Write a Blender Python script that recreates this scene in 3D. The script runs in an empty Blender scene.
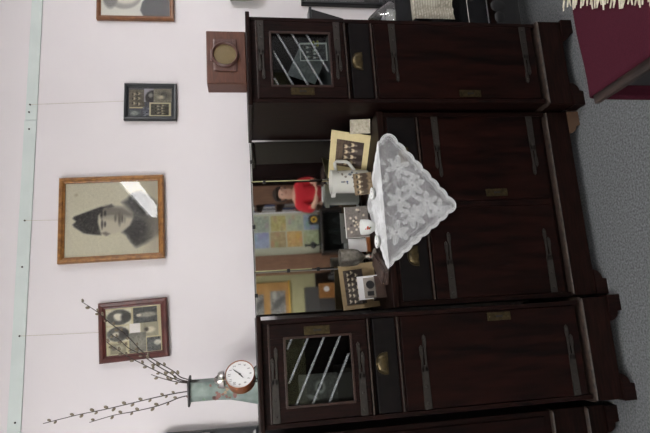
import bpy, bmesh, math, random
import numpy as np
from mathutils import Vector, Matrix, Euler
R = math.radians
S = bpy.context.scene
COL = S.collection
random.seed(7)
rng = np.random.default_rng(11)

# ------------------------------------------------------------------ camera
cd = bpy.data.cameras.new('camera'); cam = bpy.data.objects.new('camera', cd); COL.objects.link(cam)
yaw, pit, rol, fpx = 0.202016816, 0.153643037, -0.0333409751, 512.409
fw = Vector((math.sin(yaw)*math.cos(pit), math.cos(yaw)*math.cos(pit), -math.sin(pit)))
r0 = Vector((math.cos(yaw), -math.sin(yaw), 0)); u0 = r0.cross(fw)
rr = r0*math.cos(rol)+u0*math.sin(rol); uu = u0*math.cos(rol)-r0*math.sin(rol)
M = Matrix.Identity(4)                                   # the photograph lies on its side: world up points to image left
for i in range(3):
    M[i][0] = -uu[i]; M[i][1] = rr[i]; M[i][2] = -fw[i]
M[0][3], M[1][3], M[2][3] = 0.36328635, -2.26396092, 1.4262548
cam.matrix_world = M
cd.sensor_fit = 'HORIZONTAL'; cd.sensor_width = 36; cd.lens = 36*fpx/650; cd.clip_start = .02
S.camera = cam

# ------------------------------------------------------------------ world, exposure, lamps
w = bpy.data.worlds.new('world'); S.world = w; w.use_nodes = True
w.node_tree.nodes['Background'].inputs[0].default_value = (.8, .88, 1, 1)
w.node_tree.nodes['Background'].inputs[1].default_value = .3
vs = S.view_settings
vs.view_transform = 'Standard'; vs.look = 'None'; vs.gamma = 1; vs.use_curve_mapping = False
vs.exposure = 0.55
# ceiling tube lamps: x, y, length, glow of the opal tube (they are the room's only light)
LAMPS = [(-.5, -1.9, 1.32, 42), (1.92, -3.57, 1.76, 6.5), (-.5, -4.3, 1.32, 42), (2.75, -2.0, 1.32, 40)]

# ------------------------------------------------------------------ materials
def srgb(r, g, b):
    f = lambda c: (c/12.92 if c <= .04045 else ((c+.055)/1.055)**2.4)
    return (f(r/255), f(g/255), f(b/255), 1)
def mat(name, col, rough=.5, metal=0, noise=None, bump=0, scale=(1, 1, 1), spec=.5, nscale=20, detail=4):
    m = bpy.data.materials.new(name); m.use_nodes = True
    nt = m.node_tree; b = nt.nodes['Principled BSDF']
    b.inputs['Base Color'].default_value = col; b.inputs['Roughness'].default_value = rough
    b.inputs['Metallic'].default_value = metal; b.inputs['Specular IOR Level'].default_value = spec
    if noise or bump:
        tc = nt.nodes.new('ShaderNodeTexCoord'); mp = nt.nodes.new('ShaderNodeMapping')
        mp.inputs['Scale'].default_value = scale
        nt.links.new(tc.outputs['Object'], mp.inputs[0])
        nz = nt.nodes.new('ShaderNodeTexNoise'); nz.inputs['Scale'].default_value = nscale; nz.inputs['Detail'].default_value = detail
        nt.links.new(mp.outputs[0], nz.inputs[0])
        if noise:
            cr = nt.nodes.new('ShaderNodeValToRGB')
            cr.color_ramp.elements[0].position = .3; cr.color_ramp.elements[1].position = .7
            cr.color_ramp.elements[0].color = noise[0]; cr.color_ramp.elements[1].color = noise[1]
            nt.links.new(nz.outputs[0], cr.inputs[0]); nt.links.new(cr.outputs[0], b.inputs['Base Color'])
        if bump:
            bp = nt.nodes.new('ShaderNodeBump'); bp.inputs['Strength'].default_value = bump; bp.inputs['Distance'].default_value = .002
            nt.links.new(nz.outputs[0], bp.inputs['Height']); nt.links.new(bp.outputs[0], b.inputs['Normal'])
    return m
def two(c1, c2): return (srgb(*c1), srgb(*c2))
WALL = mat('wall_paint', srgb(221, 217, 220), .85, noise=two((219, 215, 218), (223, 219, 222)), bump=.15, nscale=3)
CEIL = mat('ceiling_paint', srgb(232, 230, 228), .9)
RAIL = mat('rail_paint', srgb(205, 216, 214), .5, noise=two((200, 211, 209), (209, 219, 217)), nscale=9)
ENDW = mat('end_wall_paper', srgb(176, 172, 132), .85, noise=two((168, 165, 124), (182, 178, 138)), nscale=6)
FLOOR = mat('lino', srgb(70, 74, 79), .55, noise=two((56, 59, 61), (112, 115, 116)), nscale=130, detail=3)
WOOD = mat('dark_wood', srgb(30, 15, 13), .52, noise=two((8, 4, 4), (30, 13, 10)), bump=.15, scale=(9, 9, 1), nscale=14, spec=.1)
WOODX = mat('dark_wood_cross', srgb(42, 22, 18), .42, noise=two((8, 5, 4), (32, 15, 12)), bump=.15, scale=(1, 9, 9), nscale=14, spec=.1)
PANEL = mat('panel_wood', srgb(38, 19, 16), .42, noise=two((7, 4, 4), (30, 12, 9)), bump=.12, scale=(5, 5, .8), nscale=8, spec=.1)
DRAWW = mat('drawer_black', srgb(30, 22, 23), .45, noise=two((9, 8, 9), (18, 14, 14)), bump=.2, nscale=30, spec=.13)
EDGE = mat('worn_edge', srgb(96, 72, 60), .5, noise=two((18, 12, 11), (58, 46, 38)), nscale=55)
REDTOP = mat('red_brown_edge', srgb(66, 34, 24), .4, noise=two((26, 14, 12), (48, 26, 19)), scale=(1, 9, 9), nscale=12)
BRASS = mat('old_brass', srgb(122, 104, 66), .42, .75, noise=two((46, 40, 26), (78, 67, 43)), nscale=60)
IRON = mat('grey_iron', srgb(78, 74, 68), .5, .35, noise=two((34, 31, 28), (46, 42, 38)), nscale=70)
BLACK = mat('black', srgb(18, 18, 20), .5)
GLOSSB = mat('black_lacquer', srgb(20, 20, 23), .25)
SILVER = mat('silver', srgb(150, 146, 138), .35, .85, noise=two((112, 108, 100), (170, 166, 158)), nscale=45)
STEEL = mat('bright_steel', srgb(190, 188, 184), .22, 1)
CHINA = mat('white_china', srgb(222, 224, 222), .2)
CHINA2 = mat('cream_china', srgb(205, 206, 200), .22)
PAPER = mat('white_paper', srgb(215, 215, 216), .8)
COPPER = mat('orange_lacquer', srgb(146, 88, 52), .35, .2, noise=two((124, 72, 40), (154, 94, 56)), nscale=30)
FOAK = mat('golden_oak', srgb(138, 92, 44), .4, noise=two((108, 68, 30), (158, 110, 56)), scale=(1, 1, 1), nscale=55, bump=.1)
FBROWN = mat('brown_frame', srgb(120, 76, 44), .4, noise=two((98, 58, 32), (136, 90, 54)), nscale=40)
FRED = mat('mahogany_frame', srgb(80, 36, 32), .4, noise=two((62, 27, 24), (88, 42, 36)), nscale=25)
FBLACK = mat('black_frame', srgb(30, 34, 38), .35)
BOXW = mat('walnut_box', srgb(92, 52, 38), .45, noise=two((68, 38, 27), (94, 55, 40)), scale=(1, 8, 8), nscale=18)
BAKE = mat('brown_bakelite', srgb(86, 60, 55), .35)
GOLDNET = mat('gold_mesh', srgb(136, 116, 74), .6, noise=two((84, 70, 42), (122, 106, 70)), nscale=260)
REDC = mat('burgundy_cloth', srgb(98, 30, 46), .9, noise=two((48, 14, 25), (57, 18, 30)), nscale=240, bump=.3, spec=.1)
CREAMK = mat('cream_wool', srgb(214, 208, 190), .95, noise=two((160, 154, 136), (200, 194, 178)), nscale=90, bump=.4, spec=.1)
OLDW = mat('old_wood', srgb(86, 58, 46), .6, noise=two((18, 12, 10), (46, 31, 25)), scale=(6, 1, 6), nscale=20)
VASE = mat('mint_vase', srgb(124, 138, 134), .4, .1, noise=two((92, 108, 104), (132, 146, 140)), nscale=24)
COLLAR = mat('dark_collar', srgb(46, 44, 46), .4, .3)
STEM = mat('willow_stem', srgb(44, 34, 30), .7)
CATK = mat('catkin', srgb(128, 120, 102), .95, noise=two((84, 76, 64), (150, 140, 122)), nscale=300)
SKIN = mat('skin', srgb(212, 168, 146), .6)
SWEAT = mat('red_sweater', srgb(190, 30, 44), .85)
JEANS = mat('blue_patterned_cloth', srgb(58, 70, 92), .85, noise=two((40, 48, 70), (92, 104, 122)), nscale=40)
HAIR = mat('dark_hair', srgb(48, 38, 34), .7)
BRWN = mat('brown_panel', srgb(122, 88, 66), .6, noise=two((108, 76, 56), (134, 98, 74)), scale=(6, 6, 1), nscale=9)
ORNG = mat('orange_board', srgb(176, 134, 76), .7, noise=two((166, 124, 66), (186, 144, 86)), nscale=8)
BOARD = mat('pale_board', srgb(186, 188, 166), .8)
DARKC = mat('dark_case', srgb(52, 44, 40), .45)
GREYC = mat('grey_cabinet', srgb(62, 61, 60), .5)
CASE = mat('brown_case', srgb(58, 44, 40), .45, noise=two((48, 36, 32), (68, 52, 46)), nscale=50)
GREYBOX = mat('grey_card', srgb(126, 120, 112), .7)
YELL = mat('yellow', srgb(214, 172, 60), .5)
GREENC = mat('pale_green_glaze', srgb(138, 148, 130), .3)
BLUEB = mat('blue_binding', srgb(70, 90, 140), .7)
LEAFY = mat('yellow_green_petal', srgb(170, 168, 60), .7)
GREYP = mat('grey_paper', srgb(120, 120, 122), .8)
HSG = mat('lamp_housing', srgb(225, 225, 225), .5)
RED = mat('red_ink', srgb(196, 40, 48), .5)
GREENI = mat('green_ink', srgb(70, 120, 70), .5)
BLUEI = mat('blue_ink', srgb(70, 84, 120), .4)
BLUEG = mat('grey_ink', srgb(108, 114, 122), .4)
NUM = mat('black_ink', srgb(26, 24, 26), .5)

def glass_mat(name, tint=(1, 1, 1, 1), extra=0.0, rough=0.0, ior=1.5):
    m = bpy.data.materials.new(name); m.use_nodes = True; nt = m.node_tree; nt.nodes.clear()
    o = nt.nodes.new('ShaderNodeOutputMaterial'); mx = nt.nodes.new('ShaderNodeMixShader')
    t = nt.nodes.new('ShaderNodeBsdfTransparent'); t.inputs[0].default_value = tint
    g = nt.nodes.new('ShaderNodeBsdfGlossy'); g.inputs['Roughness'].default_value = rough
    f = nt.nodes.new('ShaderNodeFresnel'); f.inputs[0].default_value = ior
    a = nt.nodes.new('ShaderNodeMath'); a.operation = 'ADD'; a.use_clamp = True; a.inputs[1].default_value = extra
    nt.links.new(f.outputs[0], a.inputs[0]); nt.links.new(a.outputs[0], mx.inputs[0])
    nt.links.new(t.outputs[0], mx.inputs[1]); nt.links.new(g.outputs[0], mx.inputs[2]); nt.links.new(mx.outputs[0], o.inputs[0])
    return m
GLASS = glass_mat('pane_glass')
DGLASS = glass_mat('door_glass', (.8, .84, .84, 1), ior=1.38)
VGLASS = glass_mat('vessel_glass', (.75, .78, .78, 1), .06)
ETCH = mat('ground_glass', srgb(200, 206, 210), .35, spec=.6)
ETCH.node_tree.nodes['Principled BSDF'].inputs['Alpha'].default_value = .16
MIRROR = mat('mirror_silver', (.52, .53, .52, 1), .03, 1, spec=.5)

def attr_mat(name, rough=.7, spec=.3):
    m = bpy.data.materials.new(name); m.use_nodes = True; nt = m.node_tree; b = nt.nodes['Principled BSDF']
    a = nt.nodes.new('ShaderNodeAttribute'); a.attribute_name = 'Col'
    nt.links.new(a.outputs['Color'], b.inputs['Base Color']); b.inputs['Roughness'].default_value = rough
    b.inputs['Specular IOR Level'].default_value = spec
    return m
PRINT = attr_mat('printed_sheet')
LACE = mat('lace', srgb(226, 228, 230), .9, spec=.2)

# ------------------------------------------------------------------ mesh helpers
def new(): return bmesh.new()
def finish(name, bm, m, parent=None, smooth=False, loc=None):
    me = bpy.data.meshes.new(name)
    bmesh.ops.recalc_face_normals(bm, faces=bm.faces[:])
    bm.to_mesh(me); bm.free()
    for x in (m if isinstance(m, (list, tuple)) else [m]): me.materials.append(x)
    if smooth:
        for p in me.polygons: p.use_smooth = True
        try: me.set_sharp_from_angle(angle=R(40))
        except Exception: pass
    o = bpy.data.objects.new(name, me); COL.objects.link(o)
    if parent: o.parent = parent
    if loc: o.location = loc
    return o
def box(bm, x0, x1, y0, y1, z0, z1, bev=0, mi=0, rot=None, piv=None):
    r = bmesh.ops.create_cube(bm, size=1)
    vs_ = r['verts']
    for v in vs_:
        v.co = Vector(((x0+x1)/2+v.co.x*(x1-x0), (y0+y1)/2+v.co.y*(y1-y0), (z0+z1)/2+v.co.z*(z1-z0)))
    fs = set(f for v in vs_ for f in v.link_faces)
    for f in fs: f.material_index = mi
    if bev:
        es = list(set(e for v in vs_ for e in v.link_edges))
        q = bmesh.ops.bevel(bm, geom=es, offset=bev, segments=2, affect='EDGES', profile=.6)
        vs_ = list(set(v for f in q['faces'] for v in f.verts) | set(v for v in vs_ if v.is_valid))
        for f in set(f for v in vs_ for f in v.link_faces): f.material_index = mi
    if rot:
        p = Vector(piv) if piv else Vector(((x0+x1)/2, (y0+y1)/2, (z0+z1)/2))
        mm = Euler(rot).to_matrix()
        for v in vs_: v.co = p+mm@(v.co-p)
    return vs_
def prism(bm, pts, y0, y1, mi=0, axis='y'):
    """outline pts (a,b) in the x-z plane, thick from y0 to y1 (or any axis)"""
    def P(a, b, c): return {'y': (a, c, b), 'z': (a, b, c), 'x': (c, a, b)}[axis]
    A = [bm.verts.new(P(a, b, y0)) for a, b in pts]; B = [bm.verts.new(P(a, b, y1)) for a, b in pts]
    n = len(pts); fs = [bm.faces.new(A), bm.faces.new(B[::-1])]
    for i in range(n): fs.append(bm.faces.new((A[i], B[i], B[(i+1) % n], A[(i+1) % n])))
    for f in fs: f.material_index = mi
    return A+B
def lathe(bm, prof, c=(0, 0, 0), n=28, mi=0, axis='z', sx=1, sy=1, cap=True):
    rings = []
    for r, z in prof:
        ring = []
        for i in range(n):
            a = 2*math.pi*i/n
            x, y = r*math.cos(a)*sx, r*math.sin(a)*sy
            p = (x, y, z) if axis == 'z' else (x, z, y)
            ring.append(bm.verts.new((c[0]+p[0], c[1]+p[1], c[2]+p[2])))
        rings.append(ring)
    for a, b in zip(rings, rings[1:]):
        for i in range(n):
            f = bm.faces.new((a[i], a[(i+1) % n], b[(i+1) % n], b[i])); f.material_index = mi
    for ring in ((rings[0], rings[-1]) if cap else ()):
        f = bm.faces.new(ring); f.material_index = mi
    return [v for q in rings for v in q]
def tube(bm, pts, rad, n=8, mi=0):
    pts = [Vector(p) for p in pts]; rings = []
    for i, p in enumerate(pts):
        d = (pts[min(i+1, len(pts)-1)]-pts[max(i-1, 0)]).normalized()
        a = d.cross(Vector((0, 1, 0)) if abs(d.y) < .9 else Vector((1, 0, 0))).normalized(); b = d.cross(a)
        r = rad[i] if isinstance(rad, (list, tuple)) else rad
        rings.append([bm.verts.new(p+(a*math.cos(2*math.pi*k/n)+b*math.sin(2*math.pi*k/n))*r) for k in range(n)])
    for A, B in zip(rings, rings[1:]):
        for k in range(n):
            f = bm.faces.new((A[k], A[(k+1) % n], B[(k+1) % n], B[k])); f.material_index = mi
    for q in (rings[0], rings[-1]):
        f = bm.faces.new(q); f.material_index = mi
def ball(bm, c, r, seg=14, sc=(1, 1, 1), mi=0):
    q = bmesh.ops.create_uvsphere(bm, u_segments=seg, v_segments=max(6, seg//2+2), radius=r)
    for v in q['verts']: v.co = Vector((c[0]+v.co.x*sc[0], c[1]+v.co.y*sc[1], c[2]+v.co.z*sc[2]))
    for f in set(f for v in q['verts'] for f in v.link_faces): f.material_index = mi
    return q['verts']
def ring_frame(bm, w, h, prof, mi=0):
    """mitred picture frame: prof = closed list of (inset, y)"""
    loops = []
    for ins, y in prof:
        a, b = w/2-ins, h/2-ins
        loops.append([bm.verts.new(p) for p in ((-a, y, -b), (a, y, -b), (a, y, b), (-a, y, b))])
    for i in range(len(loops)):
        A, B = loops[i], loops[(i+1) % len(loops)]
        for k in range(4):
            f = bm.faces.new((A[k], A[(k+1) % 4], B[(k+1) % 4], B[k])); f.material_index = mi
def smooth_path(pts, n=6):
    out = []; P = [Vector(p) for p in pts]
    for i in range(len(P)-1):
        a, b, c, d = P[max(i-1, 0)], P[i], P[i+1], P[min(i+2, len(P)-1)]
        for k in range(n):
            t = k/n
            out.append(.5*((2*b)+(c-a)*t+(2*a-5*b+4*c-d)*t*t+(3*b-a-3*c+d)*t**3))
    return out+[P[-1]]
def thing(name, label, cat, loc=(0, 0, 0), rz=0, group=None, rot=None):
    o = bpy.data.objects.new(name, None); COL.objects.link(o); o.empty_display_size = .05
    o.location = loc; o.rotation_euler = rot if rot else (0, 0, rz)
    return tag(o, label, cat, group)
def tag(o, label, cat, group=None):
    o['label'] = label; o['category'] = cat
    if group: o['group'] = group
    return o
def struct(o):
    o['kind'] = 'structure'; return o

# ------------------------------------------------------------------ a small raster for printed sheets
class Canvas:
    def __init__(s, w, h, col):
        s.w, s.h = w, h; s.a = np.ones((h, w, 3))*np.array(col, float)
        s.X, s.Y = np.meshgrid((np.arange(w)+.5)/w, (np.arange(h)+.5)/h)
    def _mix(s, k, col): s.a = s.a*(1-k[..., None])+np.array(col, float)*k[..., None]; return s
    def ell(s, cx, cy, rx, ry, col, soft=.15, op=1, rot=0):
        dx, dy = s.X-cx, s.Y-cy; c, n = math.cos(rot), math.sin(rot)
        d = np.sqrt(((dx*c+dy*n)/rx)**2+((-dx*n+dy*c)/ry)**2)
        return s._mix(np.clip((1+soft-d)/(2*soft), 0, 1)*op, col)
    def rect(s, x0, x1, y0, y1, col, op=1):
        return s._mix(((s.X >= x0) & (s.X < x1) & (s.Y >= y0) & (s.Y < y1)).astype(float)*op, col)
    def poly(s, pts, col, soft=.012, op=1):
        n = len(pts); ins = np.zeros_like(s.X, bool); dist = np.full_like(s.X, 9.)
        for i in range(n):
            (x0, y0), (x1, y1) = pts[i], pts[(i+1) % n]
            cond = ((y0 > s.Y) != (y1 > s.Y))
            with np.errstate(divide='ignore', invalid='ignore'):
                xi = (x1-x0)*(s.Y-y0)/(y1-y0 if y1 != y0 else 1e-9)+x0
            ins ^= cond & (s.X < xi)
            ex, ey = x1-x0, y1-y0; t = np.clip(((s.X-x0)*ex+(s.Y-y0)*ey)/(ex*ex+ey*ey+1e-12), 0, 1)
            dist = np.minimum(dist, np.hypot(s.X-x0-t*ex, s.Y-y0-t*ey))
        sd = np.where(ins, dist, -dist)
        return s._mix(np.clip(.5+sd/(2*soft), 0, 1)*op, col)
    def noise(s, amp, k=1):
        n = rng.normal(size=(s.h//k+2, s.w//k+2)); n = np.repeat(np.repeat(n, k, 0), k, 1)[:s.h, :s.w]
        s.a = np.clip(s.a+n[..., None]*amp, 0, 255); return s
    def paste(s, o, x0, x1, y0, y1):
        i0, i1, j0, j1 = int(y0*s.h), int(y1*s.h), int(x0*s.w), int(x1*s.w)
        yi = (np.linspace(0, .999, i1-i0)*o.h).astype(int); xi = (np.linspace(0, .999, j1-j0)*o.w).astype(int)
        s.a[i0:i1, j0:j1] = o.a[yi][:, xi]; return s
def lin(a):
    c = np.clip(a, 0, 255)/255; return np.where(c <= .04045, c/12.92, ((c+.055)/1.055)**2.4)
def sheet(name, cv, w, h, parent=None, t=.002, m=None, bend=0, loc=None, gain=1):
    """sheet with the canvas on its front (-y), x right, z up, centred on the origin; real thickness t"""
    nx, ny = cv.w, cv.h; V = []; C_ = []
    L = lin(cv.a*gain)
    for j in range(ny+1):
        for i in range(nx+1):
            x = (i/nx-.5)*w; z = (.5-j/ny)*h
            V.append((x, -t/2-bend*(1-(2*i/nx-1)**2), z)); C_.append(L[min(j, ny-1), min(i, nx-1)])
    n0 = len(V)
    for j in range(ny+1):
        for i in (range(nx+1) if j in (0, ny) else (0, nx)):
            x, y, z = V[j*(nx+1)+i]; V.append((x, y+t, z)); C_.append(C_[j*(nx+1)+i])
    F = [(j*(nx+1)+i, (j+1)*(nx+1)+i, (j+1)*(nx+1)+i+1, j*(nx+1)+i+1) for j in range(ny) for i in range(nx)]
    top = list(range(n0, n0+nx+1)); mid = n0+nx+1; bot = [len(V)-nx-1+i for i in range(nx+1)]
    lef = [top[0]]+[mid+2*k for k in range(ny-1)]+[bot[0]]; rig = [top[-1]]+[mid+2*k+1 for k in range(ny-1)]+[bot[-1]]
    for i in range(nx):
        F.append((i, i+1, top[i+1], top[i])); b = ny*(nx+1); F.append((b+i+1, b+i, bot[i], bot[i+1]))
    for j in range(ny):
        F.append(((j+1)*(nx+1), j*(nx+1), lef[j], lef[j+1])); F.append((j*(nx+1)+nx, (j+1)*(nx+1)+nx, rig[j+1], rig[j]))
    F.append(tuple(top)+tuple(rig[1:])+tuple(bot[::-1][1:])+tuple(lef[::-1][1:-1]))
    me = bpy.data.meshes.new(name); me.from_pydata(V, [], F); me.materials.append(m or PRINT)
    ca = me.color_attributes.new('Col', 'FLOAT_COLOR', 'POINT')
    ca.data.foreach_set('color', np.concatenate([np.array(C_), np.ones((len(V), 1))], 1).astype(np.float32).ravel())
    o = bpy.data.objects.new(name, me); COL.objects.link(o)
    if parent: o.parent = parent
    if loc: o.location = loc
    return o
def lean(o, bl, br, top):
    """stand a sheet or card on the points bl, br with its top edge through top"""
    bl, br, top = Vector(bl), Vector(br), Vector(top); x = (br-bl).normalized()
    z = (top-bl)-x*((top-bl).dot(x)); z.normalize(); y = z.cross(x)
    m = Matrix.Identity(4)
    for i in range(3): m[i][0], m[i][1], m[i][2] = x[i], y[i], z[i]
    c = (bl+br)/2
    for i in range(3): m[i][3] = c[i]
    o.matrix_world = m
    return o

def crowd(w, h, rows, seed, bg=(52, 46, 42), face=(190, 178, 156), body=(38, 34, 32), size=.1, band=None):
    c = Canvas(w, h, bg); g = random.Random(seed); c.noise(9, 3)
    if band: c.rect(0, 1, 0, band[0], band[1])
    for (y, n, x0, x1) in rows:
        for i in range(n):
            x = x0+(x1-x0)*(i+.5)/n+g.uniform(-.015, .015); yy = y+g.uniform(-.02, .02)
            kk = g.uniform(-10, 30)
            c.ell(x, yy+size*2.3, size*1.15, size*1.9, [b+kk for b in body], .2)
            c.ell(x, yy+size*1.3, size*.35, size*.5, (150, 142, 126), .3, .7)
            c.ell(x, yy, size*.62, size*.85, face, .25)
            c.ell(x, yy-size*.62, size*.6, size*.42, (50, 44, 40), .25)
            c.ell(x-size*.2, yy-.05*size, size*.12, size*.1, (80, 70, 62), .4); c.ell(x+size*.2, yy-.05*size, size*.12, size*.1, (80, 70, 62), .4)
    return c

# ================================================================== THE ROOM
WY = .11
def slab(name, x0, x1, y0, y1, z0, z1, m):
    bm = new(); box(bm, x0, x1, y0, y1, z0, z1); return struct(finish(name, bm, m))
slab('floor', -2.3, 4.1, -5.6, .3, -.06, 0, FLOOR)
slab('ceiling', -2.3, 4.1, -5.6, .3, 2.7, 2.78, CEIL)
slab('wall_back', -2.3, 4.1, WY, .3, 0, 2.7, WALL)
slab('wall_front', -2.3, 4.1, -5.6, -5.42, 0, 2.7, ENDW)
slab('wall_left', -2.3, -2.12, -5.42, WY, 0, 2.7, WALL)
slab('wall_right', 3.92, 4.1, -5.42, WY, 0, 2.7, WALL)
bm = new(); box(bm, -2.12, 1.342, WY-.008, WY, 2.356, 2.408, .002); box(bm, 1.3435, 3.92, WY-.008, WY, 2.356, 2.405, .002)
rail = struct(finish('trim_1', bm, RAIL))
bm = new(); box(bm, -2.12, 3.92, -5.42, -5.412, 0, .72, .002); struct(finish('trim_added', bm, OLDW))  # dark wainscot added so the tower door glass reflects dark instead of green
bm = new(); box(bm, -2.12, 3.92, WY-.014, WY, 0, .07, .003); struct(finish('baseboard_back', bm, WOODX))
def nail(parent, x, z, y=WY-.008):
    bm = new(); lathe(bm, [(.0015, 0), (.0015, -.006), (.0042, -.006), (.003, -.009)], (x, y, z), 10, axis='y')
    return finish('nail', bm, IRON, parent)
for nx_, nz_ in ((1.379, 2.387), (1.297, 2.383), (.67, 2.381), (.037, 2.376)): nail(rail, nx_, nz_)
for k, (lx, ly, ln_, glow) in enumerate(LAMPS):
    t = thing('ceiling_lamp', ['long tube lamp on the ceiling nearest the portrait wall, left', 'longest tube lamp on the ceiling, mirrored in the portrait glass',
              'long tube lamp on the ceiling at the far left', 'long tube lamp on the ceiling near the portrait wall, right'][k], 'lamp', (lx, ly, 2.7), group='ceiling tube lamps')
    bm = new(); box(bm, -.1, .1, -ln_/2-.02, ln_/2+.02, -.045, 0, .006); finish('housing', bm, HSG, t)
    bm = new(); box(bm, -.08, .08, -ln_/2, ln_/2, -.115, -.046, .012)
    em = bpy.data.materials.new('tube_glow'); em.use_nodes = True
    b_ = em.node_tree.nodes['Principled BSDF']; b_.inputs['Emission Color'].default_value = (1, .98, .975, 1); b_.inputs['Emission Strength'].default_value = glow
    finish('diffuser', bm, em, t)

# ================================================================== FURNITURE
def strap_hinge(parent, hx, z, sgn, y, ln=.262, sc=1.0, flip=1):
    """iron strap from the hinge edge hx running sgn*x, split into two spoon-ended prongs"""
    bm = new(); a = .0135*sc; L = ln
    def P(u, v): return (hx+sgn*u, z+v*flip)
    def prong(v0, u0, u1, wd):
        pts = [P(u0, v0-wd*.55), P(u1-.05, v0-wd*.5), P(u1-.03, v0-wd), P(u1-.008, v0-wd*.95), P(u1, v0), P(u1-.008, v0+wd*.95), P(u1-.03, v0+wd), P(u1-.05, v0+wd*.5), P(u0, v0+wd*.55)]
        prism(bm, pts, y-.0045, y)
    prism(bm, [P(0, -a), P(L*.55, -a*.86), P(L*.58, -a*.2), P(L*.58, a*.2), P(L*.55, a*.86), P(0, a)], y-.0045, y)
    prong(-a*.55, L*.5, L*.86, .0066*sc); prong(a*.5, L*.5, L, .0066*sc)
    for u, v in ((.02, 0), (L*.3, 0), (L*.86-.016, -a*.55), (L-.016, a*.5)):
        x, zz = P(u, v); lathe(bm, [(.0042, y-.004), (.0042, y-.0062), (.002, y-.0074)], (x, 0, zz), 10, axis='y')
    return finish('strap_hinge', bm, IRON, parent)
def keyplate(parent, x, z, y, h=.092, wd=.03):
    bm = new(); box(bm, x-wd/2, x+wd/2, y-.003, y, z-h/2, z+h/2, .001)
    for dz in (-.4, .4): lathe(bm, [(.003, y-.003), (.003, y-.0042), (.001, y-.005)], (x, 0, z+dz*h), 8, axis='y')
    o = finish('keyplate', bm, BRASS, parent)
    bm = new(); lathe(bm, [(.0048, y-.0036), (.0048, y-.0028)], (x, 0, z+.008), 12, axis='y'); prism(bm, [(x-.0022, z+.006), (x-.0038, z-.014), (x+.0038, z-.014), (x+.0022, z+.006)], y-.0036, y-.0028)
    finish('keyhole', bm, BLACK, o)
    return o
def cup_pull(parent, x, z, y, wd=.078, h=.05):
    """bin pull: arched back plate with a hood that opens at the bottom"""
    def arch(sx, sz, zb, dy):
        return [(x+sx*math.cos(math.pi*i/14), y+dy, zb+sz*math.sin(math.pi*i/14)**.8) for i in range(15)]
    bm = new(); prism(bm, [(p[0], p[2]) for p in arch(wd/2, h*.78, z-h*.32, 0)]+[(x-wd/2, z-h*.44), (x+wd/2, z-h*.44)], y-.0028, y)
    rings = [arch(wd*.42, h*.66, z-h*.3, -.0022), arch(wd*.4, h*.58, z-h*.3, -.0055), arch(wd*.34, h*.44, z-h*.3, -.008), arch(wd*.2, h*.18, z-h*.3, -.009)]
    V_ = [[bm.verts.new(p) for p in r] for r in rings]
    for A, B in zip(V_, V_[1:]):
        for k in range(14): bm.faces.new((A[k], A[k+1], B[k+1], B[k]))
    bm.faces.new(V_[-1])
    return finish('pull', bm, BRASS, parent, True)
def moulding(bm, x0, x1, yf, yb, z0, z1, out=.014):
    """moulding that runs along the front and returns along both sides, round profile"""
    n = 6; zz = [(z0+(z1-z0)*k/n, out*math.sin(math.pi*(k+.35)/(n+.7))) for k in range(n+1)]
    loops = []
    for z, o in zz:
        r = o
        loops.append([bm.verts.new(p) for p in ((x0-r, yb, z), (x0-r, yf+.008, z), (x0-r+.008, yf-r, z), (x1+r-.008, yf-r, z), (x1+r, yf+.008, z), (x1+r, yb, z))])
    for A, B in zip(loops, loops[1:]):
        for k in range(6): bm.faces.new((A[k], A[(k+1) % 6], B[(k+1) % 6], B[k]))
    bm.faces.new(loops[0]); bm.faces.new(loops[-1])
def foot_bm(x, sg, y0, y1, z1=.05, wd=.07, outx=.0):
    """bracket foot, sg = +1 when its straight side is on the left"""
    bm = new(); p = [(x, 0), (x+sg*wd*.86, 0), (x+sg*wd*.9, z1*.35)]
    for k in range(6):
        a = math.pi/2*k/5; p.append((x+sg*(wd+.028*math.sin(a)-.006*math.cos(a)), z1*.35+(z1-z1*.35)*(1-math.cos(a))))
    p.append((x, z1)); prism(bm, p, y0, y1)
    for v in bm.verts:
        pass
    return bm

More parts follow.
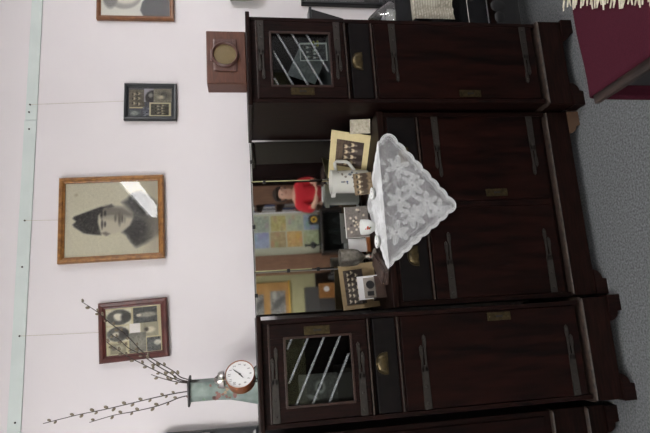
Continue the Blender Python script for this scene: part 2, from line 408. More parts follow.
def tower(cx, m, label):
    """m=+1: hinges on the left, lock on the right; m=-1 mirrored"""
    t = thing('tower_cabinet', label, 'cabinet', (cx, -.2087, 0))
    F = -.2087; B = .2087
    bm = new()
    for s in (-1, 1): box(bm, s*.182-(.016 if s > 0 else 0), s*.182+(.016 if s < 0 else 0), F, B, .168, 1.386, .0015)
    box(bm, -.166, .166, B-.012, B, .168, 1.386); box(bm, -.166, .166, F+.02, B-.012, .988, 1.0); box(bm, -.166, .166, F+.02, B-.012, .886, .9)
    box(bm, -.166, .166, F+.004, B-.012, 1.364, 1.386); box(bm, -.166, .166, F+.02, B-.012, .17, .186)
    box(bm, -.166, .166, F+.002, F+.02, 1.001, 1.009); box(bm, -.166, .166, F+.002, F+.02, .886, .902)
    finish('carcass', bm, WOOD, t)
    bm = new(); box(bm, -.197, .197, F-.014, B, 1.386, 1.4025, .003); finish('crown_board', bm, WOODX, t)
    bm = new(); box(bm, -.166, .166, F-.002, F+.02, 1.359, 1.364, .001); finish('top_edge_strip', bm, REDTOP, t)
    bm = new(); moulding(bm, -.184, .184, F-.002, B, .152, .162, .011); finish('plinth_moulding', bm, EDGE, t)
    bm = new(); box(bm, -.19, .19, F-.008, B, .05, .152, .002); finish('plinth', bm, WOODX, t)
    for s in (-1, 1):
        finish('foot', foot_bm(s*.196, -s, F-.016, F+.05), WOOD, t); finish('foot', foot_bm(s*.196, -s, B-.06, B-.002), WOOD, t)
    for z in (.8955, 1.0055):
        bm = new(); box(bm, -.164, .164, F-.003, F+.002, z-.0028, z+.0028, .001); finish('bead_strip', bm, EDGE, t)
    # glazed door
    bm = new(); y0, y1 = F-.002, F+.017
    box(bm, -.163, -.115, y0, y1, 1.012, 1.358, .002); box(bm, .115, .163, y0, y1, 1.012, 1.358, .002)
    box(bm, -.115, .115, y0, y1, 1.305, 1.358, .002); box(bm, -.115, .115, y0, y1, 1.012, 1.072, .002)
    d = finish('glass_door', bm, WOOD, t)
    bm = new()
    for s in (-1, 1): box(bm, s*.115-.004, s*.115+.004, y0-.003, y0+.004, 1.068, 1.309, .001)
    for z in (1.307, 1.07): box(bm, -.115, .115, y0-.003, y0+.004, z-.004, z+.004, .001)
    finish('glazing_bead', bm, REDTOP, d)
    bm = new(); box(bm, -.119, .119, F+.008, F+.011, 1.066, 1.311, mi=0)
    # ground stripes lean across the pane
    for k in range(5):                                               # high on the hinge side
        zc = 1.1+.058*k; pts = []
        for q in range(25):
            u = -.1145+.229*q/24; z = zc-.5*u
            if 1.073 < z < 1.296: pts.append((u, z))
        if len(pts) > 1:
            (xa, za), (xb, zb) = pts[0], pts[-1]
            prism(bm, [(m*xa, za), (m*xb, zb), (m*xb, zb+.0085), (m*xa, za+.0085)], F+.0068, F+.0078, mi=1)
    finish('glass_pane', bm, [DGLASS, ETCH], d)
    for z in (1.345, 1.04): strap_hinge(d, -m*.163, z, m, F-.002, .25, .95, -1 if z > 1.2 else 1)
    keyplate(d, m*.137, 1.19, F-.002)
    bm = new(); box(bm, -.163, .163, F-.001, F+.018, .905, .987, .002); dr = finish('drawer', bm, DRAWW, t)
    cup_pull(dr, m*.005, .963, F-.001)
    bm = new(); box(bm, -.163, .163, F-.001, F+.018, .187, .884, .002); ld_ = finish('door', bm, PANEL, t)
    for z, fl in ((.808, -1), (.23, 1)): strap_hinge(ld_, -m*.163, z, m, F-.001, .258, 1.0, fl)
    keyplate(ld_, m*.143, .5, F-.001)
    return t
tower(.195, 1, 'near dark wood tower cabinet with alarm clock and tall vase on top')
tower(1.378, -1, 'dark wood tower cabinet at the far end with brown loudspeaker box on top')

# centre of the sideboard
t = thing('sideboard', 'low dark wood sideboard with triple mirror and white lace cloth, between the two towers', 'sideboard', (.785, -.183, 0))
F, B = -.183, .183
bm = new()
for s in (-1, 1): box(bm, s*.39-(.018 if s > 0 else 0), s*.39+(.018 if s < 0 else 0), F, B, .155, .863, .0015)
box(bm, -.372, .372, B-.012, B, .155, .863); box(bm, -.372, .372, F+.02, B-.012, .155, .175); box(bm, -.012, .012, F+.004, B-.012, .175, .863); box(bm, -.372, .372, F+.004, B-.012, .716, .73)
box(bm, -.372, .372, F+.004, F+.02, .848, .863)
finish('carcass', bm, WOOD, t)
bm = new(); box(bm, -.3935, .3935, F-.008, B, .8635, .8904, .004); finish('top', bm, WOODX, t)
bm = new(); moulding(bm, -.378, .378, F-.003, B, .145, .155, .011); finish('plinth_moulding', bm, EDGE, t)
bm = new(); box(bm, -.388, .388, F-.006, B, .05, .146, .002); finish('plinth', bm, WOODX, t)
for s in (-1, 1):
    finish('foot', foot_bm(s*.388, -s, F-.012, F+.05), mat('brown_foot', srgb(74, 54, 38), .6) if s > 0 else WOOD, t); finish('foot', foot_bm(s*.388, -s, B-.06, B-.002), WOOD, t)
for s in (-1, 1):
    bm = new(); x0, x1 = sorted((s*.014, s*.370)); box(bm, x0, x1, F-.001, F+.018, .732, .847, .002); dr = finish('drawer', bm, DRAWW, t)
    cup_pull(dr, s*.2, .793, F-.001)
    bm = new(); box(bm, x0, x1, F-.001, F+.018, .178, .713, .002); d = finish('door', bm, PANEL, t)
    for z, fl in ((.648, -1), (.228, 1)): strap_hinge(d, s*.370, z, -s, F-.001, .258, 1.0, fl)
    if s > 0: keyplate(d, .043, .415, F-.001)
bm = new(); box(bm, -.37, .37, F-.003, F+.002, .7195, .7255, .001); finish('bead_strip', bm, EDGE, t)
bm = new(); box(bm, -.39, .39, .166, .183, .8904, 1.398, .002); finish('back_board', bm, WOOD, t)
bm = new(); box(bm, -.39, .39, .136, .152, .8904, .905, .002); finish('mirror_ledge', bm, WOODX, t)
tl = math.tan(R(1.5))
def tilt(v):                                                     # the glass leans back against the board
    v.co.y += .153+(v.co.z-1.16)*tl
for x0, x1 in ((-.386, -.2005), (-.1985, .2025), (.2045, .397-.003)):
    bm = new(); z0, z1 = .9055, 1.3955; bv = .005
    o_ = [bm.verts.new(p) for p in ((x0, .0012, z0), (x1, .0012, z0), (x1, .0012, z1), (x0, .0012, z1))]
    i_ = [bm.verts.new(p) for p in ((x0+bv, 0, z0+bv), (x1-bv, 0, z0+bv), (x1-bv, 0, z1-bv), (x0+bv, 0, z1-bv))]
    b_ = [bm.verts.new(p) for p in ((x0, .004, z0), (x1, .004, z0), (x1, .004, z1), (x0, .004, z1))]
    bm.faces.new(i_)
    for k in range(4):
        bm.faces.new((o_[k], o_[(k+1) % 4], i_[(k+1) % 4], i_[k])); bm.faces.new((b_[k], b_[(k+1) % 4], o_[(k+1) % 4], o_[k]))
    bm.faces.new(b_)
    for v in bm.verts: tilt(v)
    finish('mirror', bm, MIRROR, t)
for x, z in ((.2035, 1.34), (-.1995, 1.25), (-.1995, 1.12), (.0, 1.393), (-.3, 1.393), (.3, 1.393)):
    bm = new(); box(bm, x-.008, x+.008, -.004, .001, z-.008, z+.006, .001)
    for v in bm.verts: tilt(v)
    finish('mirror_clip', bm, BLACK, t)

# neighbour cabinet past the near tower
t = thing('side_cabinet', 'dark wood cabinet set back beside the near tower, double plinth moulding', 'cabinet', (-.36, -.1, 0))
bm = new(); box(bm, -.32, .325, -.2, .2, .28, 1.385, .003); finish('carcass', bm, WOOD, t)
bm = new(); box(bm, -.33, .333, -.212, .2, 1.385, 1.402, .003); finish('crown_board', bm, WOODX, t)
bm = new(); box(bm, -.322, .327, -.202, .2, .05, .28, .003); finish('plinth', bm, WOODX, t)
for z0, z1 in ((.272, .283), (.125, .136)):
    bm = new(); moulding(bm, -.318, .316, -.206, .2, z0, z1, .013); finish('plinth_moulding', bm, EDGE, t)
for s in (-1, 1): finish('foot', foot_bm(s*.322, -s, -.212, -.16), WOOD, t); finish('foot', foot_bm(s*.322, -s, .14, .198), WOOD, t)
for x0, x1 in ((-.30, .0), (.006, .306)):
    bm = new(); box(bm, x0, x1, -.206, -.199, .31, 1.36, .002); finish('door', bm, PANEL, t)

t = thing('standing_frame', 'grey glazed frame standing on the cabinet beside the near tower', 'frame', (-.305, .06, 1.4025), rot=(R(-4), 0, 0))
bm = new(); ring_frame(bm, .5, .38, [(0, .01), (0, -.008), (.01, -.012), (.03, -.008), (.034, 0), (.03, .01)])
for v in bm.verts: v.co.z += .19
finish('frame', bm, FBLACK, t)
bm = new(); box(bm, -.222, .222, -.002, .004, .03, .35); finish('picture', bm, GREYP, t)
t = thing('grey_cloth', 'grey knitted cloth hung over the corner of the standing frame', 'cloth', (-.15, .035, 1.6))
bm = new(); box(bm, -.09, .095, -.016, -.011, 0, .21, .002); box(bm, -.09, .095, .032, .037, .03, .21, .002); box(bm, -.09, .095, -.016, .037, .205, .21, .002); finish('cloth', bm, GREYP, t)

# ================================================================== PICTURES ON THE WALL
def picture(label, cat, cx, cz, w, h, rot, bar, dep, m, cv, nailp=None, glass=True, prof=None, gain=1.14):
    t = thing('wall_picture', label, cat, (cx, WY-.001, cz), rot=(0, R(-rot), 0))
    bm = new()
    ring_frame(bm, w, h, prof or [(0, 0), (0, -dep*.75), (bar*.18, -dep), (bar*.6, -dep*.92), (bar*.78, -dep*.7), (bar, -dep*.62), (bar, -.003), (bar*.5, 0)])
    finish('frame', bm, m, t)
    sheet('print', cv, w-2*bar+.004, h-2*bar+.004, t, .003, loc=(0, -dep*.34, 0), gain=gain)
    bm = new(); box(bm, -w/2+bar*.8, w/2-bar*.8, -.0015, -.0002, -h/2+bar*.8, h/2-bar*.8); finish('backing', bm, BRWN, t)
    if glass:
        bm = new(); box(bm, -w/2+bar*.97, w/2-bar*.97, -dep*.58, -dep*.54, -h/2+bar*.97, h/2-bar*.97); finish('glass', bm, GLASS, t)
    if nailp:
        q = Matrix.Rotation(R(rot), 3, 'Y')
        p = q @ Vector((nailp[0]-cx, 0, nailp[1]-cz)); e = Vector((.004, 0, h/2))
        bm = new(); tube(bm, [(p.x, -.014, p.z), ((p.x+e.x)/2, -.012, (p.z+e.z)/2), (e.x, -.009, e.z-.006)], .0009, 6); finish('cord', bm, CREAMK, t)
        bm = new(); lathe(bm, [(.0016, -.006), (.0016, -.015), (.004, -.015), (.003, -.018)], (p.x, 0, p.z), 10, axis='y'); finish('nail', bm, IRON, t)
    return t
# the drawn portrait (zoom coordinates of the study turned upright)
def pz(xz, yz): return ((390-yz)/335, (xz-45)/416)
def P_(*a): return [pz(*q) for q in a]
cv = Canvas(110, 136, (200, 196, 178))
cv.ell(.5, .4, .55, .5, (204, 199, 178), .9, .7); cv.noise(2.5, 2)
coat = P_((300, 150), (322, 135), (345, 108), (380, 100), (450, 150), (470, 200), (470, 300), (400, 340), (360, 355), (338, 330), (322, 298), (300, 285), (330, 240), (345, 200))
cv.poly(coat, (68, 66, 66), .03)
cv.poly(P_((330, 150), (350, 120), (385, 125), (430, 175), (420, 215), (380, 215), (350, 190)), (58, 57, 58), .03)
cv.poly(P_((310, 285), (345, 225), (400, 235), (410, 280), (355, 345), (335, 320)), (62, 60, 60), .025)
for _ in range(160):
    a, b = random.random(), random.random(); q = pz(305+150*a, 110+230*b)
    if cv.a[min(135, max(0, int(q[1]*136))), min(109, max(0, int(q[0]*110))), 0] < 110: cv.ell(q[0], q[1], .014, .011, random.choice([(34, 34, 36), (100, 98, 96)]), .6, .6)
cv.poly(P_((415, 60), (470, 60), (470, 390), (415, 380), (425, 250)), (176, 170, 156), .07, .75)
cv.poly(P_((340, 205), (368, 225), (420, 262), (470, 300), (470, 250), (400, 215)), (120, 116, 110), .03, .5)
cv.poly(P_((195, 200), (215, 172), (250, 166), (300, 172), (335, 195), (348, 222), (332, 258), (300, 280), (250, 292), (205, 290)), (194, 188, 172), .015)
cv.poly(P_((205, 175), (225, 163), (300, 172), (345, 200), (345, 222), (300, 214), (240, 212), (205, 215)), (112, 106, 98), .03, .85)
cv.poly(P_((205, 285), (225, 280), (245, 290), (228, 300)), (120, 112, 104), .012)
cv.poly(P_((225, 165), (250, 155), (262, 168), (235, 175)), (90, 86, 82), .012)
cv.ell(*pz(209, 246), .062, .012, (78, 74, 70), .5); cv.ell(*pz(207, 196), .06, .013, (60, 57, 55), .5)
cv.ell(*pz(222, 246), .036, .011, (70, 66, 62), .5); cv.ell(*pz(222, 197), .036, .013, (52, 49, 48), .5)
cv.poly(P_((215, 222), (262, 232), (270, 218), (262, 206), (215, 212)), (170, 164, 150), .02, .8)
cv.ell(*pz(268, 220), .05, .014, (110, 104, 96), .5); cv.ell(*pz(286, 224), .085, .018, (104, 98, 90), .5); cv.ell(*pz(298, 224), .05, .01, (84, 78, 74), .5); cv.ell(*pz(308, 226), .05, .014, (150, 144, 130), .6)
cap = P_((86, 206), (82, 214), (90, 222), (98, 228), (90, 234), (82, 242), (88, 252), (130, 282), (170, 290), (205, 294), (197, 262), (190, 235), (192, 205), (215, 175), (228, 168), (205, 166), (150, 184))
cv.poly(cap, (52, 50, 49), .012)
for _ in range(260):
    a, b = random.random(), random.random(); q = pz(84+130*a, 166+130*b); j, i = min(135, max(0, int(q[1]*136))), min(109, max(0, int(q[0]*110)))
    if cv.a[j, i, 0] < 75: cv.ell(q[0], q[1], .01, .008, random.choice([(28, 28, 29), (92, 89, 86)]), .6, .6)
cv.ell(*pz(95, 108), .02, .018, (170, 160, 132), .5, .7)
picture('large oak-framed drawn portrait of a man in a peaked fur cap', 'picture', .871, 2.016, .386, .45, .9, .026, .03, FOAK, cv, (.873, 2.38))
# the black frame: five small photographs
cv = Canvas(60, 84, (84, 84, 92))
# canvas x: 0 = left. upright left = photo bottom
def put(sub, x0, x1, y0, y1): cv.paste(sub, x0, x1, y0, y1)
put(crowd(28, 36, [(.3, 3, .1, .9), (.6, 3, .05, .95)], 3, (112, 106, 92), (196, 188, 160), (84, 78, 68), .12), .32, .94, .03, .38)
cv.rect(.6, .98, 0, .38, (78, 78, 86), .0); cv.rect(.3, .34, .03, .38, (206, 196, 160))
put(Canvas(24, 16, (84, 90, 94)).ell(.5, .5, .34, .3, (150, 156, 152), .4).noise(12, 2), .02, .26, .0, .3)
put(Canvas(20, 24, (170, 168, 176)).ell(.3, 1, .6, .9, (60, 58, 60), .1).ell(.5, .7, .18, .24, (150, 148, 144), .3), .52, .97, .36, .58)
put(Canvas(30, 24, (136, 132, 118)).ell(.5, .6, .3, .3, (84, 82, 78), .5).ell(.35, .4, .14, .2, (186, 180, 160), .4).noise(8, 2), .52, .97, .58, .98)
put(Canvas(22, 10, (96, 100, 112)).noise(30, 2), .02, .34, .34, .52)
cv.rect(.02, .5, .48, .97, (200, 194, 166)); put(crowd(30, 32, [(.35, 3, .05, .95), (.62, 4, .0, 1)], 5, (84, 82, 74), (176, 170, 148), (62, 60, 58), .12), .07, .46, .52, .92)
picture('small black-framed collage of five old photographs', 'picture', 1.43, 1.854, .185, .24, -.4, .02, .022, FBLACK, cv, (1.415, 2.384))
# the mahogany frame: seven photographs
cv = Canvas(72, 84, (186, 178, 146))
def vign(w_, h_, ellc=(196, 190, 178)): return Canvas(w_, h_, (196, 192, 172)).ell(.5, .5, .5, .5, (84, 84, 80), .08).noise(5, 2)
put(vign(30, 36).ell(.5, .5, .24, .2, (206, 202, 188), .3).ell(.6, .42, .16, .14, (214, 210, 196), .3).ell(.46, .78, .3, .2, (60, 60, 58), .3), .64, .98, .03, .47)
put(Canvas(30, 34, (76, 78, 78)).ell(.5, .6, .16, .42, (150, 148, 138), .3).ell(.5, .22, .1, .1, (196, 190, 176), .3).noise(8, 2), .64, .98, .5, .94)
put(vign(30, 32).ell(.5, .4, .16, .16, (190, 184, 168), .3).ell(.45, .8, .3, .24, (52, 52, 50), .3), .3, .62, .03, .42)
put(Canvas(16, 16, (214, 210, 208)), .45, .64, .43, .63)
put(Canvas(26, 26, (150, 146, 128)).ell(.45, .5, .22, .3, (204, 198, 180), .3).ell(.5, .3, .16, .14, (80, 76, 70), .4), .35, .64, .64, .95)
put(Canvas(26, 24, (166, 160, 132)).rect(.08, .92, .08, .92, (132, 128, 108)).ell(.55, .5, .2, .26, (170, 164, 144), .3).ell(.55, .3, .16, .14, (92, 88, 80), .4), .02, .28, .05, .4)
put(Canvas(30, 26, (112, 112, 104)).ell(.5, .6, .3, .4, (132, 130, 120), .4).noise(6, 2), .04, .45, .42, .72)
put(Canvas(26, 22, (84, 86, 86)).ell(.6, .8, .2, .3, (190, 188, 178), .3).noise(10, 2), .04, .33, .73, .98)
picture('reddish mahogany frame holding seven old family photographs, behind the willow twigs', 'picture', .3755, 1.919, .253, .286, 2.4, .028, .026, FRED, cv, (.38, 2.376))
# cut off portrait
cv = Canvas(70, 90, (206, 206, 198))
cv.poly([(.0, .62), (.14, .57), (.3, .6), (.5, .72), (.7, .6), (.86, .57), (1, .62), (1, 1), (0, 1)], (56, 58, 62), .012)
cv.poly([(.3, .58), (.5, .74), (.7, .58), (.6, .5), (.4, .5)], (216, 214, 206), .01)
cv.ell(.5, .34, .34, .27, (150, 148, 144), .06); cv.ell(.52, .36, .26, .22, (206, 202, 192), .12); cv.ell(.5, .14, .33, .12, (120, 118, 116), .12)
for x in (.4, .6): cv.ell(x, .33, .05, .02, (70, 66, 64), .4)
cv.ell(.5, .4, .03, .06, (170, 164, 154), .4); cv.ell(.5, .48, .09, .018, (128, 110, 104), .4)
picture('brown-framed portrait in dark jacket, cut by the edge of the view', 'picture', 2.015, 1.927, .31, .364, .6, .02, .024, FBROWN, cv)

# ================================================================== ON THE TOWERS
# loudspeaker box
t = thing('loudspeaker', 'brown wooden loudspeaker box with round mesh grille', 'loudspeaker', (1.448, -.26, 1.4025))
bm = new(); box(bm, -.118, .118, -.04, .045, 0, .161, .004); finish('box', bm, BOXW, t)
bm = new(); box(bm, -.115, .115, -.043, -.0395, .003, .158, .001); finish('front_board', bm, BOXW, t)
bm = new(); box(bm, -.066, .078, -.048, -.042, .037, .132, .003)
for x in (-.056, .068):
    for z in (.047, .122): box(bm, x-.008, x+.008, -.05, -.047, z-.006, z+.006, .001); 
box(bm, -.02, .03, -.05, -.043, .134, .144, .002); finish('escutcheon', bm, BAKE, t)
bm = new(); prof = [(.045, -.046), (.046, -.056), (.05, -.06), (.055, -.056), (.056, -.046)]; lathe(bm, prof+[(.045, -.046)], (.006, 0, .0855), 40, axis='y', cap=False)
finish('grille_ring', bm, BAKE, t, True)
bm = new(); lathe(bm, [(.0005, -.051), (.0475, -.0495), (.0475, -.047)], (.006, 0, .0855), 36, axis='y'); finish('grille', bm, GOLDNET, t, True)
# vase
t = thing('vase', 'tall square mint vase with dark collar and faded flower pattern', 'vase', (.136, -.19, 1.4025), R(-16))
bm = new(); prev = None
for z, hw in ((0, .06), (.02, .056), (.06, .047), (.1, .039), (.16, .0355), (.24, .0355), (.252, .036)):
    q = []
    for a in range(16):
        an = 2*math.pi*(a+.5)/16; c, s = math.cos(an), math.sin(an); k = hw/max(abs(c), abs(s)); k = min(k, hw*1.22); q.append(bm.verts.new((c*k, s*k*.8, z)))
    if prev:
        for a in range(16): bm.faces.new((prev[a], prev[(a+1) % 16], q[(a+1) % 16], q[a]))
    else: bm.faces.new(q)
    prev = q
def blob(cx, cz, r, mi, y=-.0292):
    n = 9; pts = [(cx+r*random.uniform(.6, 1.1)*math.cos(2*math.pi*k/n), cz+r*random.uniform(.6, 1.1)*math.sin(2*math.pi*k/n)) for k in range(n)]
    zc = cz; hw = .0374 if cz > .13 else .0374+(.13-cz)*.2
    prism(bm, pts, -hw*.8-.0008, -hw*.8+.0002, mi)
for k in range(34): blob(random.uniform(-.028, .03), random.gauss(.13, .045), random.uniform(.004, .011), random.choice([1, 1, 2, 2, 3, 4]))
finish('body', bm, [VASE, mat('faded_red', srgb(122, 84, 78), .5), mat('faded_green', srgb(104, 128, 108), .5), mat('faded_tan', srgb(158, 136, 112), .5), mat('faded_brown', srgb(104, 84, 78), .5)], t, True)
bm = new(); box(bm, -.046, .046, -.042, .042, .249, .258, .004); finish('collar', bm, COLLAR, t)
# willow twigs
def twig(label, pts, n, r0=.0023, cs=1.15):
    path = smooth_path(pts, 7)
    ln = len(path); base = Vector(pts[0])
    t = thing('willow_twig', label, 'twig', base, group='willow twigs in the vase')
    bm = new(); tube(bm, [p-base for p in path], [r0*(1-.5*i/ln) for i in range(ln)], 6); finish('stem', bm, STEM, t)
    proto = None
    for k in range(n):
        u = .22+.78*(k+random.uniform(.1, .7))/n; i = min(ln-2, int(u*(ln-1))); p = path[i]-base; d = (path[i+1]-path[i]).normalized()
        side = d.cross(Vector((0, 1, 0))).normalized()*(1 if k % 2 else -1)
        if proto is None:
            bm = new(); ball(bm, (0, 0, .006), .0042, 10, (1, 1, 1.55)); proto = finish('catkin', bm, CATK, t, True); o = proto
        else:
            o = proto.copy(); COL.objects.link(o)
        o.location = p+side*.003; dd = (d*1.3+side*.75+Vector((0, random.uniform(-.3, .3), 0))).normalized()
        o.rotation_mode = 'QUATERNION'; o.rotation_quaternion = dd.to_track_quat('Z', 'Y'); s = random.uniform(.8, 1.15)*cs; o.scale = (s, s, s)
m0 = (.15, -.19, 1.5)
twig('willow twig leaning right, longest one, crossing the mahogany picture frame', [(0.140, -0.185, 1.450), (0.178, -0.200, 1.658), (0.216, -0.200, 1.718), (0.283, -0.200, 1.816), (0.353, -0.200, 1.881), (0.407, -0.195, 1.947), (0.448, -0.190, 1.991), (0.491, -0.190, 2.050)], 17)
twig('willow twig leaning right, just under the longest one', [(0.145, -0.190, 1.450), (0.173, -0.210, 1.660), (0.211, -0.210, 1.729), (0.248, -0.215, 1.783), (0.283, -0.220, 1.827), (0.308, -0.220, 1.870), (0.340, -0.220, 1.903), (0.364, -0.220, 1.935)], 12)
twig('willow twig leaning right, crossing the lower left corner of the mahogany frame', [(0.140, -0.180, 1.450), (0.168, -0.190, 1.660), (0.186, -0.185, 1.718), (0.214, -0.180, 1.773), (0.245, -0.180, 1.827), (0.276, -0.180, 1.880), (0.307, -0.180, 1.924), (0.337, -0.180, 1.961)], 13)
twig('short willow twig leaning right, lowest of those by the frame', [(0.135, -0.200, 1.450), (0.166, -0.200, 1.664), (0.185, -0.200, 1.740), (0.207, -0.200, 1.794)], 4)
twig('longest willow twig leaning left', [(0.140, -0.180, 1.450), (0.135, -0.190, 1.658), (0.126, -0.200, 1.762), (0.110, -0.200, 1.868), (0.097, -0.200, 1.956), (0.087, -0.200, 2.044), (0.067, -0.200, 2.164)], 15)
twig('shorter willow twig leaning left, beside the longest left one', [(0.130, -0.200, 1.450), (0.121, -0.200, 1.659), (0.104, -0.200, 1.730), (0.091, -0.200, 1.783), (0.081, -0.200, 1.857), (0.074, -0.200, 1.925), (0.057, -0.200, 2.007)], 9)
# alarm clock
t = thing('alarm_clock', 'round orange-cased alarm clock with white dial and silver bell', 'clock', (.188, -.345, 1.4025), rot=(R(-6), 0, R(30)))
bm = new(); lathe(bm, [(.02, .034), (.046, .032), (.051, .026), (.0515, -.018), (.0525, -.022), (.0525, -.026), (.0508, -.028), (.0495, -.024), (.0495, -.02), (.0005, -.02)], (0, 0, .06), 40, axis='y'); finish('case', bm, COPPER, t, True)
bm = new(); lathe(bm, [(.0005, -.0235), (.0494, -.0235), (.0494, -.0215)], (0, 0, .06), 40, axis='y'); dial = finish('dial', bm, PAPER, t)
for k in range(12):
    cu = bpy.data.curves.new('numeral', 'FONT'); cu.body = str(k+1 if k < 12 else 12); cu.size = .0125; cu.align_x = 'CENTER'; cu.align_y = 'CENTER'; cu.extrude = .0002
    to = bpy.data.objects.new('numeral_curve', cu); COL.objects.link(to)
    dg = bpy.context.evaluated_depsgraph_get(); me = bpy.data.meshes.new_from_object(to.evaluated_get(dg)); bpy.data.objects.remove(to)
    me.materials.clear(); me.materials.append(NUM); o = bpy.data.objects.new('numeral', me); COL.objects.link(o); o.parent = dial
    a = 2*math.pi*(k+1)/12; o.location = (.037*math.sin(a), -.0238, .06+.037*math.cos(a)); o.rotation_euler = (R(90), 0, 0)
def hand(name, ang, ln, wd):
    bm = new(); prism(bm, [(-wd*.5, -.008), (wd*.5, -.008), (wd, ln*.55), (0, ln), (-wd, ln*.55)], -.0252, -.0246)
    q = Matrix.Rotation(R(ang), 3, 'Y')
    for v in bm.verts: v.co = q @ v.co+Vector((0, 0, .06))
    finish(name, bm, NUM, dial)
hand('minute_hand', 42, .035, .0016); hand('hour_hand', -128, .021, .0022)
bm = new(); lathe(bm, [(.004, -.0252), (.003, -.0275)], (0, 0, .06), 10, axis='y'); finish('hand_boss', bm, NUM, dial)
bm = new(); lathe(bm, [(.007, .108), (.007, .116), (.03, .118), (.031, .124), (.028, .136), (.016, .143), (.012, .15), (.006, .154), (.001, .1545)], (0, .002, 0), 26); finish('bell', bm, STEEL, t, True)
for s in (-1, 1):
    bm = new(); tube(bm, [(s*.022, -.004, .016), (s*.03, -.012, .0015)], [.003, .002], 8); finish('leg', bm, IRON, t)
bm = new(); tube(bm, [(0, .02, .016), (0, .034, .0025)], [.003, .002], 8); finish('leg', bm, IRON, t)

# ================================================================== IN THE GLAZED CUPBOARDS
cv = crowd(44, 32, [(.3, 4, .05, .95), (.58, 4, .1, .9)], 9, (70, 72, 72), (170, 170, 166), (48, 48, 50), .1)
cc = Canvas(50, 36, (190, 190, 188)); cc.paste(cv, .05, .95, .06, .94)
cc2 = Canvas(36, 50, (190, 190, 188)); cv2 = crowd(32, 44, [(.25, 3, .05, .95), (.52, 4, .02, .98)], 9, (70, 72, 72), (186, 186, 180), (46, 46, 48), .11); cc2.paste(cv2, .06, .94, .04, .96)
o = sheet('photo_card', cc2, .08, .112, t=.002, gain=1.25); o.location = (1.432, -.385, 1.0595); o.rotation_euler = (R(-3), 0, 0)
for v in o.data.vertices: v.co.z += .056
o.location.z = 1.0015
tag(o, 'black and white postcard of a group behind the glass of the far tower', 'photograph')
o.location.z = 1.076
# a shelf riser it stands on
bm = new(); box(bm, -.13, .13, -.175, .1, 0, .072, .003); o2 = finish('riser_block', bm, GREYP, loc=(1.378, -.22, 1.0005)); tag(o2, 'grey cloth-covered block inside the far glazed cupboard', 'block')
cg = Canvas(20, 26, (130, 132, 134)).noise(8, 2)
o = sheet('envelope', cg, .13, .12, t=.002); 
for v in o.data.vertices: v.co.z += .06
o.location = (1.36, -.36, 1.056); o.rotation_euler = (R(-8), R(24), 0); o.location.z = 1.105
tag(o, 'grey paper envelope tilted behind the postcard in the far cupboard', 'envelope')
cg = Canvas(20, 26, (58, 60, 62)).noise(8, 2)
t = thing('flower_bunch', 'yellow-green flowers at the glass of the far tower', 'flower', (1.478, -.37, 1.0735))
for k in range(7):
    bm = new(); x, y, z = random.uniform(-.02, .004), random.uniform(-.012, .012), random.uniform(.02, .075)
    tube(bm, [(0, 0, 0), (x*.6, y*.6, z*.6), (x, y, z)], .0012, 6); s_ = finish('stem', bm, GREENI, t)
    bm = new(); ball(bm, (x, y, z+.004), .0085, 10, (1, 1, .7)); finish('blossom', bm, LEAFY, s_, True)
cg = Canvas(36, 48, (92, 88, 84)).noise(6, 2); cg.ell(.6, .55, .2, .13, (160, 158, 152), .2); cg.ell(.6, .55, .11, .07, (84, 80, 78), .25); cg.ell(.3, .35, .06, .16, (150, 148, 144), .3, 1, .5)
t = thing('photo_card', 'grey photograph with a pale oval shape behind the near tower glass', 'photograph', (.118, -.3, 1.0005))
bm = new(); box(bm, -.07, .07, -.06, .12, 0, .1, .003); o2 = finish('riser_block', bm, DARKC, loc=(.118, -.29, 1.0005)); tag(o2, 'dark block the grey photograph leans on inside the near glazed cupboard', 'block')
t.location = (.125, -.385, 1.0015)
o = sheet('print', cg, .11, .14, t, .002, loc=(0, 0, .19)); o.name = 'print'
bm = new(); box(bm, -.05, .05, -.002, .002, 0, .122); finish('stand', bm, DARKC, t)
bm = new(); tube(bm, [(0, 0, 0), (.03, 0, .012), (.055, 0, .03)], [.003, .004, .0015], 8); o = finish('amber_stick', bm, COPPER, loc=(.085, -.345, 1.1035)); tag(o, 'small orange stick lying low behind the near tower glass', 'stick')

# ================================================================== ON THE SIDEBOARD
TZ = .8904
# lace cloth
N = 110; h = .27; V = []; lev = []; cx, fy, ang = .81, -.3745, R(7)
def lace_density(a, b):
    """a,b in -1..1 along the two edges of the cloth: 0 net, 1 close work"""
    d = .40
    e = max(abs(a), abs(b))
    if e > .96: d = .84
    elif e > .9: d = .62
    p, q = (a-b), (a+b)                                          # along and across the diagonal
    for (px, qy, l, wd, an) in LEAVES:
        dx, dy = p-px, q-qy; u = dx*math.cos(an)+dy*math.sin(an); v = -dx*math.sin(an)+dy*math.cos(an)
        f = (u/l)**2+(v/wd)**2
        if f < 1: d = max(d, .78 if f > .6 or abs(v) < wd*.16 else .6)
    for px, qy, rad in ((0, -.5, .62), (-.62, -.55, .36), (.62, -.55, .36)):
        rr_ = math.hypot(p-px, q-qy)
        if abs(rr_-rad) < .018: d = max(d, .58)
    return d
LEAVES = []
g = random.Random(5)
for (fx, fy_) in ((0, -1.15), (-.45, -.75), (.5, -.72), (-.95, -.3), (1.0, -.28), (0, -.35), (-.2, -1.5), (.35, .4), (-.5, .5), (0, 1.2)):
    for k in range(6):
        an = 2*math.pi*k/6+g.uniform(-.15, .15); LEAVES.append((fx+.2*math.cos(an), fy_+.2*math.sin(an), .17, .075, an))
for _ in range(16):
    LEAVES.append((g.uniform(-1.3, 1.3), g.uniform(-1.4, .3), .15, .06, g.uniform(0, 3.1)))
